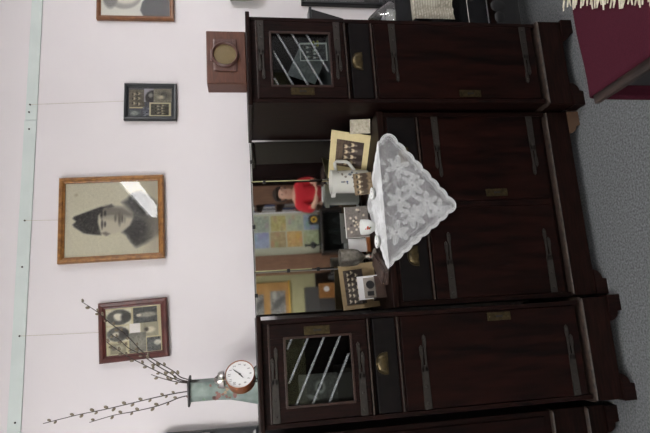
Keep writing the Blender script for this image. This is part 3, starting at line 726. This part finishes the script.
def place(p, q):
    """p along the fold, q across it (negative hangs over the front)"""
    r = .006
    c, s = math.cos(ang), math.sin(ang)
    x = cx+p*c+q*s; qq = q*c-p*s-.014
    if qq > 0: return (x, fy+r+qq, TZ+.0016+.0006*math.sin(40*x)*math.sin(31*qq))
    arc = r*math.pi/2
    if -qq < arc:
        a = -qq/r; return (x, fy+r-(r+.0016)*math.sin(a), TZ-r+(r+.0016)*math.cos(a))
    z = TZ-r-(-qq-arc); dn = (-qq)/.3
    return (x, fy-.0035-.004*dn*(1+math.sin(26*x+3*dn)), z)
for j in range(N+1):
    for i in range(N+1):
        a, b = 2*i/N-1, 2*j/N-1
        sc = lambda t: abs(math.sin(t*math.pi*4))**.6*.05
        a2 = a*(1+max(0, abs(a)-.85)/.15*sc(b)) if abs(a) > .85 else a
        b2 = b*(1+max(0, abs(b)-.85)/.15*sc(a)) if abs(b) > .85 else b
        p, q = (a2-b2)/2*h, (a2+b2)/2*h
        if q < 0: q *= 1.04
        V.append(place(p, q)); lev.append(lace_density(a, b))
Fc = [(j*(N+1)+i, j*(N+1)+i+1, (j+1)*(N+1)+i+1, (j+1)*(N+1)+i) for j in range(N) for i in range(N)]
me = bpy.data.meshes.new('lace_cloth'); me.from_pydata(V, [], Fc); me.materials.append(LACE)
o = bpy.data.objects.new('lace_cloth', me); COL.objects.link(o); tag(o, 'white lace cloth with scalloped edge, corner hanging over the sideboard front', 'doily')
vg = o.vertex_groups.new(name='thread')                           # every mesh of the net is real thread, thicker in the close work
for k in range(16):
    ids = [i for i, d in enumerate(lev) if int(d*16) == k]
    if ids: vg.add(ids, (1-math.sqrt(1-(k+.5)/16))*3.5/2.7, 'REPLACE')
wf = o.modifiers.new('net', 'WIREFRAME'); wf.thickness = .0027; wf.use_replace = True; wf.use_boundary = True; wf.use_even_offset = False; wf.vertex_group = 'thread'; wf.offset = 1
ON = TZ+.0035                                                     # things that stand on the cloth

def mount(label, bl, br, top, w, h, mountc, pic, win, t=.003, bend=0, cat='photograph', res=(60, 50), name='mounted_photograph'):
    cv = Canvas(res[0], res[1], mountc); cv.noise(2, 3)
    tt = thing(name, label, cat)
    o = sheet('mount', cv, w, h, tt, t, loc=(0, 0, h/2), bend=bend)
    x0, x1, y0, y1 = win
    p = sheet('print', pic, (x1-x0)*w, (y1-y0)*h, tt, .0012, loc=(((x0+x1)/2-.5)*w, -t/2-bend-.0007, h*(1-(y0+y1)/2)))
    lean(tt, bl, br, top)
    return tt
# cream mount in the corner
pic = crowd(44, 52, [(.36, 4, .05, .9), (.6, 4, .1, .98)], 21, (70, 56, 46), (206, 190, 160), (50, 40, 36), .11)
for k in range(7): pic.rect(0, 1, .02+.035*k, .035+.035*k, (120, 104, 84), .6)
pic.rect(.0, .12, .0, 1, (150, 128, 100), .35)
mount('cream-mounted group photograph leaning in the corner behind the white jug', (.955, -.085, TZ+.001), (1.115, -.262, TZ+.001), (1.165, -.225, 1.058), .24, .17,
      (206, 192, 148), pic, (.3, .84, .16, .86))
# notebook
t = thing('notebook', 'small pale spiral notebook leaning on the far tower side', 'notebook')
bm = new(); box(bm, -.03, .03, -.004, .004, 0, .085, .001); finish('pages', bm, CREAMK, t)
bm = new()
for k in range(9): lathe(bm, [(.0034, -.0012), (.0044, 0), (.0034, .0012), (.003, 0), (.0034, -.0012)], (-.026+.0065*k, 0, .085), 10, axis='y', cap=False)
finish('binding', bm, IRON, t)
lean(t, (1.124, -.268, TZ+.004), (1.182, -.284, TZ+.004), (1.182, -.258, .968))
# jug
t = thing('jug', 'white china jug with blue sprigs and square handle', 'jug', (.947, -.15, ON), R(-8))
bm = new(); lathe(bm, [(.046, 0), (.05, .003), (.051, .02), (.0505, .09), (.0495, .142), (.054, .156), (.055, .163), (.0515, .163), (.048, .15), (.047, .02), (.02, .012)], n=12); finish('body', bm, CHINA2, t, True)
bm = new(); tube(bm, [(.046, 0, .138), (.082, 0, .142), (.09, 0, .134), (.089, 0, .092), (.082, 0, .08), (.048, 0, .056)], [.0075]*6, 10); finish('handle', bm, CHINA2, t, True)
bm = new(); prism(bm, [(-.07, .006), (-.05, -.016), (-.046, .0), (-.05, .016)], .145, .163, axis='z'); 
for v in bm.verts: v.co = Vector((v.co.x+.004, v.co.y, v.co.z))
finish('spout', bm, CHINA2, t)
bm = new()
for k in range(26):
    a = R(random.uniform(-135, -45)); z = random.choice([random.gauss(.105, .016), random.gauss(.06, .012)]); r = random.uniform(.0025, .006); q = .0525
    ball(bm, (q*math.cos(a)*.985, q*math.sin(a)*.985, z), r, 6, (1, .3, 1), random.choice([0, 0, 1, 2]))
finish('sprig_pattern', bm, [BLUEG, BLUEI, GREYBOX], t)
# four-people snapshot in front of the jug
pic = crowd(36, 30, [(.3, 4, .05, .97)], 31, (120, 104, 82), (208, 194, 164), (70, 58, 48), .12)
o = sheet('snapshot', pic, .1, .078, t=.0018)
for v in o.data.vertices: v.co.z += .039
tag(o, 'sepia snapshot of four heads leaning on the white jug', 'photograph'); lean(o, (.872, -.238, ON), (.965, -.222, ON), (.965, -.2055, .966))
# grey flower photo behind the cup
pic = Canvas(44, 38, (112, 106, 102)); pic.noise(5, 2)
for _ in range(24): 
    x, y = random.gauss(.55, .16), random.gauss(.45, .15); pic.ell(x, y, .035, .045, random.choice([(206, 198, 182), (190, 180, 160), (70, 66, 64)]), .4)
pic.ell(.25, .75, .14, .12, (84, 80, 78), .4, .6); pic.rect(0, 1, 0, .05, (210, 208, 204)); pic.rect(0, .03, 0, 1, (190, 188, 184))
t = thing('picture_stand', 'grey flower photograph standing behind the small rose cup', 'photograph')
o = sheet('print', pic, .14, .104, t, .003, loc=(0, 0, .053))
bm = new(); prism(bm, [(0.002, .012), (.026, .012), (.002, .09)], -.004, .004, axis='x'); finish('strut', bm, GREYBOX, t)
lean(t, (.706, -.118, ON), (.846, -.112, ON), (.846, -.095, .995))
# white card in a wooden holder
t = thing('card_holder', 'white card standing in a brown wooden block behind the goblet', 'card', (.674, -.1, ON), R(6))
bm = new(); box(bm, -.036, .036, -.018, .018, 0, .016, .002); finish('holder', bm, COPPER, t)
bm = new(); box(bm, -.03, .03, -.002, .002, .0155, .095, .0005); finish('card', bm, PAPER, t)
# rose cup
t = thing('cup', 'small white cup with a red rose on the lace cloth', 'cup', (.735, -.2, ON))
bm = new(); lathe(bm, [(.02, 0), (.021, .004), (.027, .012), (.032, .026), (.0335, .042), (.033, .056), (.0315, .056), (.031, .042), (.028, .02), (.015, .01)], n=28); finish('body', bm, CHINA, t, True)
bm = new()
for k in range(12):
    a = R(random.gauss(-112, 9)); z = random.gauss(.033, .006); ball(bm, (.0325*math.cos(a), .0325*math.sin(a), z), .0035, 6, (1, .5, 1), 0 if k < 8 else 1)
finish('rose_pattern', bm, [RED, GREENI], t)
# two small dishes
for k, (x, y, lb) in enumerate(((.862, -.262, 'small white dish on the lace in front of the sepia snapshot'), (.66, -.275, 'small white dish on the lace in front of the silver goblet'))):
    t = thing('dish', lb, 'dish', (x, y, ON), group='small dishes on the lace')
    bm = new(); lathe(bm, [(.012, 0), (.0135, .002), (.022, .006), (.0275, .015), (.0265, .016), (.021, .008), (.008, .0045)], n=26); finish('body', bm, CHINA, t, True)
    bm = new()
    for q in range(7):
        a = 2*math.pi*q/7; lathe(bm, [(.003, .0105), (.001, .0125)], (.021*math.cos(a), .021*math.sin(a), 0), 6)
    finish('blue_pattern', bm, BLUEI, t)
# goblet
t = thing('goblet', 'tarnished silver goblet standing before the white card', 'goblet', (.613, -.178, TZ+.0032))
bm = new(); lathe(bm, [(.033, 0), (.034, .003), (.028, .007), (.014, .013), (.009, .02), (.013, .027), (.009, .034), (.007, .045), (.011, .051), (.02, .06), (.031, .076), (.0355, .096), (.036, .12), (.0365, .152), (.035, .152), (.033, .11), (.026, .076), (.01, .066)], n=32)
for v in bm.verts:
    if .06 < v.co.z < .14:
        a = math.atan2(v.co.y, v.co.x); k = 1+.025*math.cos(12*a); v.co.x *= k; v.co.y *= k
finish('body', bm, SILVER, t, True)
# left mounted photograph
pic = crowd(40, 34, [(.2, 6, .03, .97), (.42, 6, .0, 1), (.64, 5, .06, .95)], 41, (58, 50, 44), (206, 196, 174), (46, 40, 38), .075)
mount('worn tan-mounted group photograph leaning on the left mirror', (.405, -.182, TZ+.001), (.6, -.112, TZ+.001), (.588, -.085, 1.035), .203, .152,
      (140, 122, 92), pic, (.09, .86, .12, .66), bend=.004)
# small things in front of it
t = thing('note_card', 'white card propped behind the little box with a round hole', 'card')
bm = new(); box(bm, -.05, .05, -.001, .001, 0, .09); finish('sheet', bm, PAPER, t)
lean(t, (.432, -.215, TZ+.001), (.542, -.185, TZ+.001), (.548, -.165, .985))
t = thing('wooden_box', 'little grey-fronted wooden box with a round dark opening', 'box', (.475, -.262, TZ+.0005), R(12))
bm = new(); box(bm, -.045, .045, -.026, .026, 0, .042, .002); finish('body', bm, CASE, t)
bm = new(); box(bm, -.041, .041, -.0245, -.0165, .041, .085, .002, rot=(R(-14), 0, 0), piv=(0, -.02, .041)); fr = finish('front_plate', bm, GREYBOX, t)
bm = new(); lathe(bm, [(.0165, 0), (.0165, -.0025), (.0125, -.0025), (.0125, -.001), (.001, -.001)], (.008, -.0285, .062), 26, axis='y')
box(bm, -.036, -.018, -.031, -.027, .05, .076, .001); finish('opening', bm, BLACK, fr)
t = thing('long_case', 'long dark brown case lying in front of the goblet', 'case', (.551, -.292, ON), R(-124))
bm = new(); box(bm, -.082, .082, -.03, .03, 0, .017, .004); finish('base', bm, CASE, t)
bm = new(); box(bm, -.08, .08, -.028, .028, .0175, .026, .005); finish('lid', bm, CASE, t)
t = thing('pencil', 'yellow-tipped pencil beside the long brown case', 'pencil', (.505, -.245, TZ+.004))
bm = new(); tube(bm, [(-.012, -.04, 0), (.035, .085, 0)], .0036, 8); finish('shaft', bm, BLACK, t)
bm = new(); tube(bm, [(-.016, -.051, 0), (-.012, -.04, 0)], [.0045, .0045], 8); finish('tip', bm, YELL, t)

# ================================================================== RIGHT OF THE FAR TOWER
t = thing('side_table', 'black lacquered side table behind the far tower, crochet runner over its front', 'table', (2.13, -.1, 0))
bm = new(); box(bm, -.53, .53, -.2, .2, .635, .66, .004); finish('tabletop', bm, GLOSSB, t)
bm = new(); box(bm, -.5, .5, -.185, .185, .57, .635, .003); finish('apron', bm, GLOSSB, t)
for sx in (-1, 1):
    for sy in (-1, 1):
        bm = new(); box(bm, sx*.508-.02, sx*.508+.02, sy*.17-.022, sy*.17+.022, 0, .575, .003); finish('leg', bm, GLOSSB, t)
bm = new(); tube(bm, [(-.49, -.12, .36), (.49, -.12, .36)], .004, 8); finish('stretcher', bm, STEEL, t)
bm = new(); box(bm, -.48, .48, .165, .178, .1, .57, .002); finish('back_panel', bm, GLOSSB, t)
bm = new()
for k in range(16): ball(bm, (-.47+.06*k, -.12, .2), .035, 10, (1, .25, .8 if k % 2 else 1.2))
box(bm, -.48, .48, -.125, -.115, .1, .2); finish('carved_rail', bm, BLACK, t, True)
cv = Canvas(46, 40, (168, 163, 150)); cv.noise(16, 1)
for x in (.3, .42, .68): cv.ell(x, .55, .07, .16, (204, 200, 186), .3, .7)
for k in range(20): cv.rect(0, 1, k/20, (k+.4)/20, (112, 108, 98), .5)
V = []; 
nx, ny = 46, 40
bm = new(); lay = bm.verts.layers.float_color.new('Col'); grid = []
L_ = lin(cv.a)
for j in range(ny+1):
    row = []
    for i in range(nx+1):
        x = 1.645+.3*i/nx; s = .24*j/ny-.05
        wob = .004*math.sin(i*.55)
        if s < 0: p = (x, -.302-s, .6622)
        else: p = (x, -.304-.004-wob*min(1, s*8), .661-s+(.006*abs(math.sin(i*.4)) if j == ny else 0))
        v = bm.verts.new(p); c = L_[min(j, ny-1), min(i, nx-1)]; v[lay] = (*c, 1); row.append(v)
    grid.append(row)
for j in range(ny):
    for i in range(nx): bm.faces.new((grid[j][i], grid[j][i+1], grid[j+1][i+1], grid[j+1][i]))
o = finish('crochet_runner', bm, PRINT); sd = o.modifiers.new('thickness', 'SOLIDIFY'); sd.thickness = .003
tag(o, 'grey-white crochet runner hanging over the side table edge', 'runner')
t = thing('glass_cover', 'clear cone-shaped glass cover on a black box behind the far tower', 'glass', (1.70, -.2, .6605))
bm = new(); lathe(bm, [(.085, .076), (.082, .09), (.05, .135), (.02, .168), (.006, .18), (.002, .181)], n=28); finish('dome', bm, VGLASS, t, True)
bm = new(); box(bm, -.085, .2, -.085, .085, 0, .075, .003); finish('base', bm, GLOSSB, t)
t = thing('wall_bracket', 'black wedge-shaped wall bracket just right of the far tower', 'bracket', (1.86, WY, .88))
bm = new(); box(bm, -.06, .062, -.07, 0, .182, .196, .002); finish('shelf', bm, FBLACK, t)
bm = new(); prism(bm, [(-.062, .182), (.055, .182), (.006, .02), (-.062, -.0)], -.06, -.004); finish('wedge', bm, BLACK, t)
cv = Canvas(40, 50, (60, 60, 60)); cv.ell(.5, .5, .4, .42, (196, 196, 190), .08); cv.ell(.5, .5, .3, .34, (100, 98, 94), .3)
picture('black-framed oval picture low on the wall above the side table', 'picture', 2.12, .885, .3, .44, 0, .022, .03, FBLACK, cv)
t = thing('wall_vase', 'pale green glazed wall pocket at the edge of the view', 'vase', (2.004, WY, 1.347))
bm = new(); lathe(bm, [(.006, -.03), (.02, -.022), (.032, .01), (.038, .05), (.036, .1), (.04, .12), (.036, .12), (.03, .05)], (0, -.04, 0), 20, sy=.9); finish('body', bm, GREENC, t, True)

# burgundy covered bench in front
t = thing('bench', 'wooden bench under a burgundy cover, close in front of the far tower', 'bench', (1.393, -1.452, 0))
bm = new(); box(bm, -.51, .5, -.35, .348, .482, .4965, .003); finish('seat_board', bm, OLDW, t)
for sx in (-1, 1):
    for sy in (-1, 1):
        bm = new(); box(bm, sx*.36-.025, sx*.36+.025, sy*.28-.025, sy*.28+.025, 0, .474, .003); finish('leg', bm, OLDW, t)
bm = new(); box(bm, -.335, .335, -.295, -.265, .4, .474, .002); box(bm, -.335, .335, .265, .295, .4, .474, .002); box(bm, -.47, .47, -.32, .32, .44, .482, .002); box(bm, -.47, -.45, -.32, .32, .33, .44, .002); finish('apron', bm, BLACK, t)  # last board, black along the left, is added to give the shade under the seat
bm = new(); nx, ny = 60, 70; grid = []
for j in range(ny+1):
    row = []
    for i in range(nx+1):
        x = .904+1.0*i/nx; s = 1.06*j/ny                          # s runs from the front of the top to the back and down
        wr = .0022*(math.sin(9*x+14*s)+math.sin(23*x-9*s+1))
        if s < .655: p = (x, -1.752+s, .4992+.0045+wr)
        else:
            d = s-.655; p = (x, -1.097+.006*min(1, d*20)+.006*math.sin(x*22)*min(1, d*5), .5035-d+ (0 if d > .01 else wr))
        row.append(bm.verts.new(p))
    grid.append(row)
for j in range(ny):
    for i in range(nx): bm.faces.new((grid[j][i], grid[j][i+1], grid[j+1][i+1], grid[j+1][i]))
o = finish('bench_cover', bm, REDC, None, True); sd = o.modifiers.new('thickness', 'SOLIDIFY'); sd.thickness = .003; sd.offset = 1
tag(o, 'burgundy wool cover spread over the wooden bench and down its back', 'blanket')
t = thing('fringed_shawl', 'cream fringed shawl lying on the burgundy bench cover', 'shawl', (1.2, -1.2, .51))
A = Vector((1.205, -1.075, 0)); Bq = Vector((.945, -1.48, 0)); n_ = Vector((-(Bq-A).y, (Bq-A).x, 0)).normalized()
if n_.x < 0: n_ = -n_
bm = new(); n = 30; grid = []
for j in range(n+1):
    row = []
    for i in range(n+1):
        p = A.lerp(Bq, i/n)+n_*(.03+.5*j/n)
        z = .003+.002*math.sin(i*.9)*math.sin(j*.8)
        row.append(bm.verts.new((p.x-1.2, p.y+1.2, z)))
    grid.append(row)
for j in range(n):
    for i in range(n): bm.faces.new((grid[j][i], grid[j][i+1], grid[j+1][i+1], grid[j+1][i]))
o = finish('cloth', bm, CREAMK, t, True); sd = o.modifiers.new('thickness', 'SOLIDIFY'); sd.thickness = .004
for k in range(58):
    p = A.lerp(Bq, (k+.5)/58)+n_*.032; q = p-n_*random.uniform(.038, .056)+(Bq-A).normalized()*random.uniform(-.018, .018)
    mid = p.lerp(q, .5)+Vector((0, 0, .003))
    off = Vector((1.2, -1.2, 0))
    bm = new(); tube(bm, [p-off+Vector((0, 0, .003)), mid-off+Vector((0, 0, random.uniform(.001, .004))), q-off+Vector((0, 0, .001))], [.0032, .003, .0018], 6); finish('tassel', bm, CREAMK, t)

# ================================================================== THE FAR END OF THE ROOM (seen in the mirrors)
EY = -5.0
t = thing('display_board', 'pale free-standing display board with a wooden edge, seen in the middle mirror', 'board', (1.62, EY, 0))
bm = new(); box(bm, -.32, .3, -.03, -.004, .66, 1.72, .003); finish('panel', bm, BOARD, t)
bm = new(); box(bm, .285, .305, -.035, .004, .3, 1.74, .003); finish('edge_strip', bm, PAPER, t)
for s in (-1, 1): 
    bm = new(); box(bm, s*.28-.015, s*.28+.015, -.06, -.032, 0, 1.7, .002); finish('post', bm, BRWN, t)
cols = [((150, 160, 146), (178, 170, 112), (176, 186, 158), (150, 168, 186)), ((150, 160, 184), (168, 150, 112), (196, 164, 106), (168, 178, 140))]
names = [('grey-green', 'yellow', 'pale green', 'pale blue'), ('blue-white', 'tan', 'orange', 'green')]
for c in range(2):
    for r in range(4):
        cv = Canvas(24, 22, cols[c][r]); cv.noise(9, 3); cv.noise(5, 1)
        for _ in range(5): cv.ell(random.random(), random.random(), .2, .12, [v*random.uniform(.8, 1.08) for v in cols[c][r]], .5, .6)
        o = sheet('wall_chart', cv, .225, .215, t=.002); o.rotation_euler = (0, 0, R(180))
        o.location = (1.76-.235*c, EY-.0025, 1.475-.235*r+(.0 if c else -.01))
        tag(o, '%s map sheet in the %s column of the display board' % (names[c][r], 'right-hand' if c == 0 else 'left-hand'), 'map')
t = thing('display_case', 'dark glazed display case below the map sheets, seen in the middle mirror', 'display case', (1.585, -4.855, 0))
bm = new(); box(bm, -.32, .32, -.1, .1, 0, .08, .003); box(bm, -.32, -.29, -.1, .1, .08, .63); box(bm, .29, .32, -.1, .1, .08, .63); box(bm, -.29, .29, -.1, -.085, .08, .63); box(bm, -.32, .32, -.1, .1, .62, .64, .002); finish('carcass', bm, DARKC, t)
bm = new(); box(bm, -.29, .29, .09, .094, .08, .62); finish('glass', bm, DGLASS, t)
bm = new(); box(bm, -.29, .29, -.085, .08, .34, .35); finish('shelf', bm, DARKC, t)
for k, (x, z, hh) in enumerate(((-.15, .35, .12), (.0, .35, .17), (.16, .35, .1), (.1, .08, .15))):
    bm = new(); lathe(bm, [(.03, 0), (.045, hh*.3), (.03, hh*.75), (.02, hh*.85), (.03, hh)], (0, 0, 0), 18); o = finish('pot', bm, GREYC, None, True, (1.585+x, -4.87, z+.001))
    tag(o, 'small dark pot inside the display case, seen in the mirror', 'pot', 'pots in the display case')
t = thing('mantel_clock', 'dark mantel clock with a yellow dial on the display case', 'clock', (1.76, -4.86, .6405))
bm = new(); prism(bm, [(-.08, 0), (.08, 0), (.065, .03), (.065, .13), (.04, .165), (-.04, .165), (-.065, .13), (-.065, .03)], -.03, .03); finish('case', bm, FBLACK, t)
bm = new(); lathe(bm, [(.001, .033), (.045, .033), (.045, .029)], (0, 0, .09), 28, axis='y'); finish('dial', bm, YELL, t)
bm = new(); lathe(bm, [(.02, .0345), (.02, .033)], (0, 0, .09), 18, axis='y'); finish('centre', bm, OLDW, t)
t = thing('oil_lamp', 'small dark oil lamp at the left of the display case top', 'lamp', (1.40, -4.84, .6405))
bm = new(); lathe(bm, [(.05, 0), (.045, .012), (.015, .025), (.012, .07), (.03, .085), (.05, .11), (.045, .14), (.018, .155), (.014, .2), (.022, .235)], n=22); finish('body', bm, FBLACK, t, True)
t = thing('wardrobe', 'tall brown wooden wardrobe between display board and orange panel', 'wardrobe', (1.175, -5.1, 0))
bm = new(); box(bm, -.125, .125, -.2, .14, 0, 1.95, .004); finish('carcass', bm, BRWN, t)
bm = new()
for z0, z1 in ((.1, .95), (1.0, 1.88)): box(bm, -.1, .1, .139, .146, z0, z1, .002)
finish('door', bm, BRWN, t)
t = thing('orange_panel', 'orange hardboard panel on the end wall with grey prints', 'panel', (.715, -5.41, 1.12))
bm = new(); box(bm, -.26, .24, -.01, .01, 0, .56, .003); finish('panel', bm, ORNG, t)
bm = new(); box(bm, -.28, .26, -.012, .014, .56, .585, .002); box(bm, -.28, .26, -.012, .014, -.02, 0, .002); finish('batten', bm, YELL, t)
for k, (x, z, w_, h_, lb) in enumerate(((.66, 1.28, .34, .22, 'wide grey landscape print, lower on the orange panel'), (.64, 1.56, .3, .15, 'grey print, upper on the orange panel'))):
    cv = Canvas(34, 24, (130, 130, 126)); cv.noise(14, 2); cv.ell(.5, .6, .16, .5, (70, 70, 70), .3, .7, .5); cv.ell(.2, .3, .2, .15, (176, 176, 170), .5)
    o = sheet('grey_print', cv, w_, h_, t=.002); o.rotation_euler = (0, 0, R(180)); o.location = (x, -5.3975, z); tag(o, lb, 'print')
t = thing('low_cabinet', 'low grey cabinet under the orange panel, seen in the left mirror', 'cabinet', (.66, -5.1, 0))
bm = new(); box(bm, -.2, .17, -.15, .15, 0, .9, .004); finish('carcass', bm, GREYC, t)
for z in (.1, .42):
    bm = new(); box(bm, -.185, .155, .149, .156, z, z+.29, .002); finish('drawer', bm, GREYC, t)
t = thing('telephone_box', 'small orange wooden box with a white round dial, seen in the left mirror', 'telephone', (.76, -4.8, .5))
bm = new(); box(bm, -.1, .1, -.05, .05, 0, .22, .005); finish('box', bm, FOAK, t)
bm = new(); lathe(bm, [(.001, .056), (.035, .056), (.038, .05)], (.02, 0, .12), 24, axis='y'); finish('dial', bm, PAPER, t)
t = thing('stool', 'dark wooden stool holding the orange box, seen in the left mirror', 'stool', (.82, -4.8, 0))
bm = new(); box(bm, -.2, .2, -.14, .14, .47, .4995, .003); finish('seat', bm, DARKC, t)
for sx in (-1, 1):
    for sy in (-1, 1):
        bm = new(); box(bm, sx*.17-.017, sx*.17+.017, sy*.11-.017, sy*.11+.017, 0, .47, .002); finish('leg', bm, DARKC, t)
t = thing('black_hat', 'round black hat on the dark stool, seen in the left mirror', 'hat', (.94, -4.8, .5))
bm = new(); lathe(bm, [(.078, 0), (.08, .006), (.055, .012), (.05, .06), (.035, .078), (.004, .08)], n=26); finish('crown', bm, BLACK, t, True)

# bookcase and books behind the woman
t = thing('bookcase', 'brown bookcase and cupboard behind the seated woman', 'bookcase', (2.2, -5.3, 0))
bm = new(); box(bm, -.31, -.25, -.1, .12, 0, 1.9, .003); finish('side_panel', bm, ORNG, t)
bm = new(); box(bm, -.11, .17, -.1, .12, 0, 1.9, .003); finish('cupboard', bm, BRWN, t)
bm = new()
for z in (.3, .62, .94, 1.24, 1.54, 1.84): box(bm, -.25, -.11, -.1, .11, z, z+.02)
box(bm, -.25, -.11, -.1, -.09, 0, 1.86); finish('shelf', bm, BRWN, t)
bk = [(PAPER, 'white'), (BLUEB, 'blue'), (CREAMK, 'cream'), (PAPER, 'white'), (GREYP, 'grey')]
for z, row in ((.96, 'lower'), (1.26, 'middle'), (1.56, 'upper')):
    for k in range(5):
        mm_, cn = bk[(k+int(z*10)) % 5]; hh = .16+.05*((k*7) % 4)/4
        t = thing('book', '%s book on the %s shelf behind the seated woman' % (cn, row), 'book', (1.966+.026*k, -5.27, z+.0005), group='%s books on the %s shelf' % (cn, row))
        bm = new(); box(bm, -.011, .011, -.06, .075, 0, hh, .002); finish('cover', bm, mm_, t)

t = thing('dark_wardrobe', 'tall black-brown wardrobe at the end wall, filling the right mirror', 'wardrobe', (2.9, -5.2, 0))
bm = new(); box(bm, -.5, .52, -.2, .2, 0, 2.05, .004); finish('carcass', bm, WOOD, t)
for x0, x1 in ((-.48, .005), (.015, .5)):
    bm = new(); box(bm, x0, x1, .199, .208, .1, 1.98, .003); finish('door', bm, PANEL, t)
# the seated woman
t = thing('person', 'woman in a red sweater seated at a table, reflected in the middle mirror', 'person', (2.13, -4.88, 0))
def skinned(name, V, E, rad, m, parent, root=0, sub=2):
    me = bpy.data.meshes.new(name); me.from_pydata(V, E, []); me.materials.append(m)
    o = bpy.data.objects.new(name, me); COL.objects.link(o); o.parent = parent
    s = o.modifiers.new('skin', 'SKIN'); s.use_smooth_shade = True
    for i, q in enumerate(me.skin_vertices[0].data): q.radius = rad[i] if isinstance(rad[i], tuple) else (rad[i], rad[i]); q.use_root = (i == root)
    u = o.modifiers.new('smooth', 'SUBSURF'); u.levels = u.render_levels = sub
    return o
V = [(0, -.02, .5), (0, .0, .68), (0, .02, .84), (0, .03, .95), (0, .04, 1.02), (.01, .06, 1.09), (.015, .07, 1.17), (.015, .065, 1.215),
     (.16, .02, .93), (.2, .03, .74), (.12, .22, .70), (.06, .29, .70), (-.16, .02, .93), (-.22, .05, .75), (-.15, .25, .70), (-.08, .3, .70),
     (.1, 0, .47), (.12, .4, .49), (.12, .42, .1), (.12, .5, .04), (-.1, 0, .47), (-.12, .4, .49), (-.12, .42, .1), (-.12, .5, .04)]
E_ = [(0, 1), (1, 2), (2, 3), (3, 4), (4, 5), (5, 6), (6, 7), (3, 8), (8, 9), (9, 10), (10, 11), (3, 12), (12, 13), (13, 14), (14, 15), (0, 16), (16, 17), (17, 18), (18, 19), (0, 20), (20, 21), (21, 22), (22, 23)]
rd = [.13, .12, (.14, .11), (.1, .08), .048, (.075, .085), (.082, .095), (.06, .07), .06, .045, .034, .03, .06, .045, .034, .03, .09, .065, .045, .035, .09, .065, .045, .035]
n0 = len(V)
for hx, hy, hz, sx in ((.06, .29, .70, -1), (-.08, .3, .70, 1)):
    pi_ = 11 if hx > 0 else 15
    for f in range(5):
        a = R(-40+22*f)*1.0; ln = (.05, .07, .078, .072, .056)[f]
        d = Vector((sx*math.cos(a)*.75, .5*math.cos(a)+math.sin(a)*.4, -.02)).normalized()
        k = len(V); b0 = Vector((hx, hy, hz))+d*.03
        V += [tuple(b0), tuple(b0+d*ln*.6), tuple(b0+d*ln+Vector((0, 0, -.014)))]; rd += [.011, .0095, .008]; E_ += [(pi_, k), (k, k+1), (k+1, k+2)]
body = skinned('body', V, E_, rd, SKIN, t)
skinned('sweater', [(0, -.02, .55), (0, .0, .68), (0, .02, .84), (0, .03, .95), (.155, .02, .93), (.2, .03, .74), (.17, .1, .72), (-.155, .02, .93), (-.22, .05, .75), (-.19, .13, .73)],
        [(0, 1), (1, 2), (2, 3), (3, 4), (4, 5), (5, 6), (3, 7), (7, 8), (8, 9)], [.15, .14, (.165, .13), (.15, .115), .1, .066, .058, .1, .066, .058], SWEAT, t)
skinned('trousers', [(0, -.02, .5), (.1, 0, .47), (.12, .4, .49), (.12, .42, .12), (-.1, 0, .47), (-.12, .4, .49), (-.12, .42, .12)], [(0, 1), (1, 2), (2, 3), (0, 4), (4, 5), (5, 6)], [.14, .105, .08, .06, .105, .08, .06], JEANS, t)
bm = new(); ball(bm, (.015, .035, 1.175), .1, 22, (.98, .98, 1.0))
bmesh.ops.delete(bm, geom=[v for v in bm.verts if v.co.y > .06 and v.co.z < 1.215 or v.co.z < 1.09], context='VERTS')
o = finish('hair', bm, HAIR, t, True); sd = o.modifiers.new('thickness', 'SOLIDIFY'); sd.thickness = .02; sd.offset = 1
bm = new()
for s in (-1, 1): ball(bm, (.015+s*.03, .151, 1.165), .0085, 10)
finish('eye', bm, HAIR, t, True)
bm = new(); ball(bm, (.015, .16, 1.14), .014, 10, (.8, 1, 1.5)); finish('nose', bm, SKIN, t, True)
bm = new(); ball(bm, (.014, .147, 1.105), .02, 10, (1.1, .35, .35)); finish('mouth', bm, mat('lips', srgb(160, 84, 80), .5), t, True)
bm = new()
for s in (-1, 1): ball(bm, (.015+s*.088, .07, 1.155), .02, 10, (.4, .7, 1.2))
finish('ear', bm, SKIN, t, True)
t = thing('chair', 'wooden chair under the seated woman in the mirror', 'chair', (2.13, -4.9, 0))
bm = new(); box(bm, -.22, .22, -.16, .22, .33, .365, .004); finish('seat', bm, BRWN, t)
for sx in (-1, 1):
    for sy in (-.14, .2):
        bm = new(); box(bm, sx*.19-.018, sx*.19+.018, sy-.018, sy+.018, 0, .33 if sy > 0 else .9, .002); finish('leg', bm, BRWN, t)
bm = new(); box(bm, -.2, .2, -.152, -.132, .62, .9, .004); finish('backrest', bm, BRWN, t)
t = thing('work_table', 'small plain table in front of the seated woman, white papers on it', 'table', (2.16, -4.5, 0))
bm = new(); box(bm, -.235, .235, -.13, .2, .59, .612, .003); finish('tabletop', bm, CASE, t)
for sx in (-1, 1):
    for sy in (-.1, .17):
        bm = new(); box(bm, sx*.2-.016, sx*.2+.016, sy-.016, sy+.016, 0, .59, .002); finish('leg', bm, CASE, t)
bm = new(); box(bm, -.1, .1, -.07, .07, 0, .012, .001, rot=(0, 0, R(20))); o = finish('paper_stack', bm, PAPER, loc=(2.04, -4.5, .6125)); tag(o, 'stack of white paper on the seated woman\'s table', 'paper')
t = thing('scarf', 'cream ribbed scarf over the chair back at the left of the seated woman', 'scarf', (1.95, -5.042, .9))
bm = new(); box(bm, -.045, .045, -.022, -.0115, -.2, .012, .003); box(bm, -.045, .045, .0115, .022, -.24, .012, .003); box(bm, -.045, .045, -.022, .022, .0015, .013, .003); finish('cloth', bm, CREAMK, t)
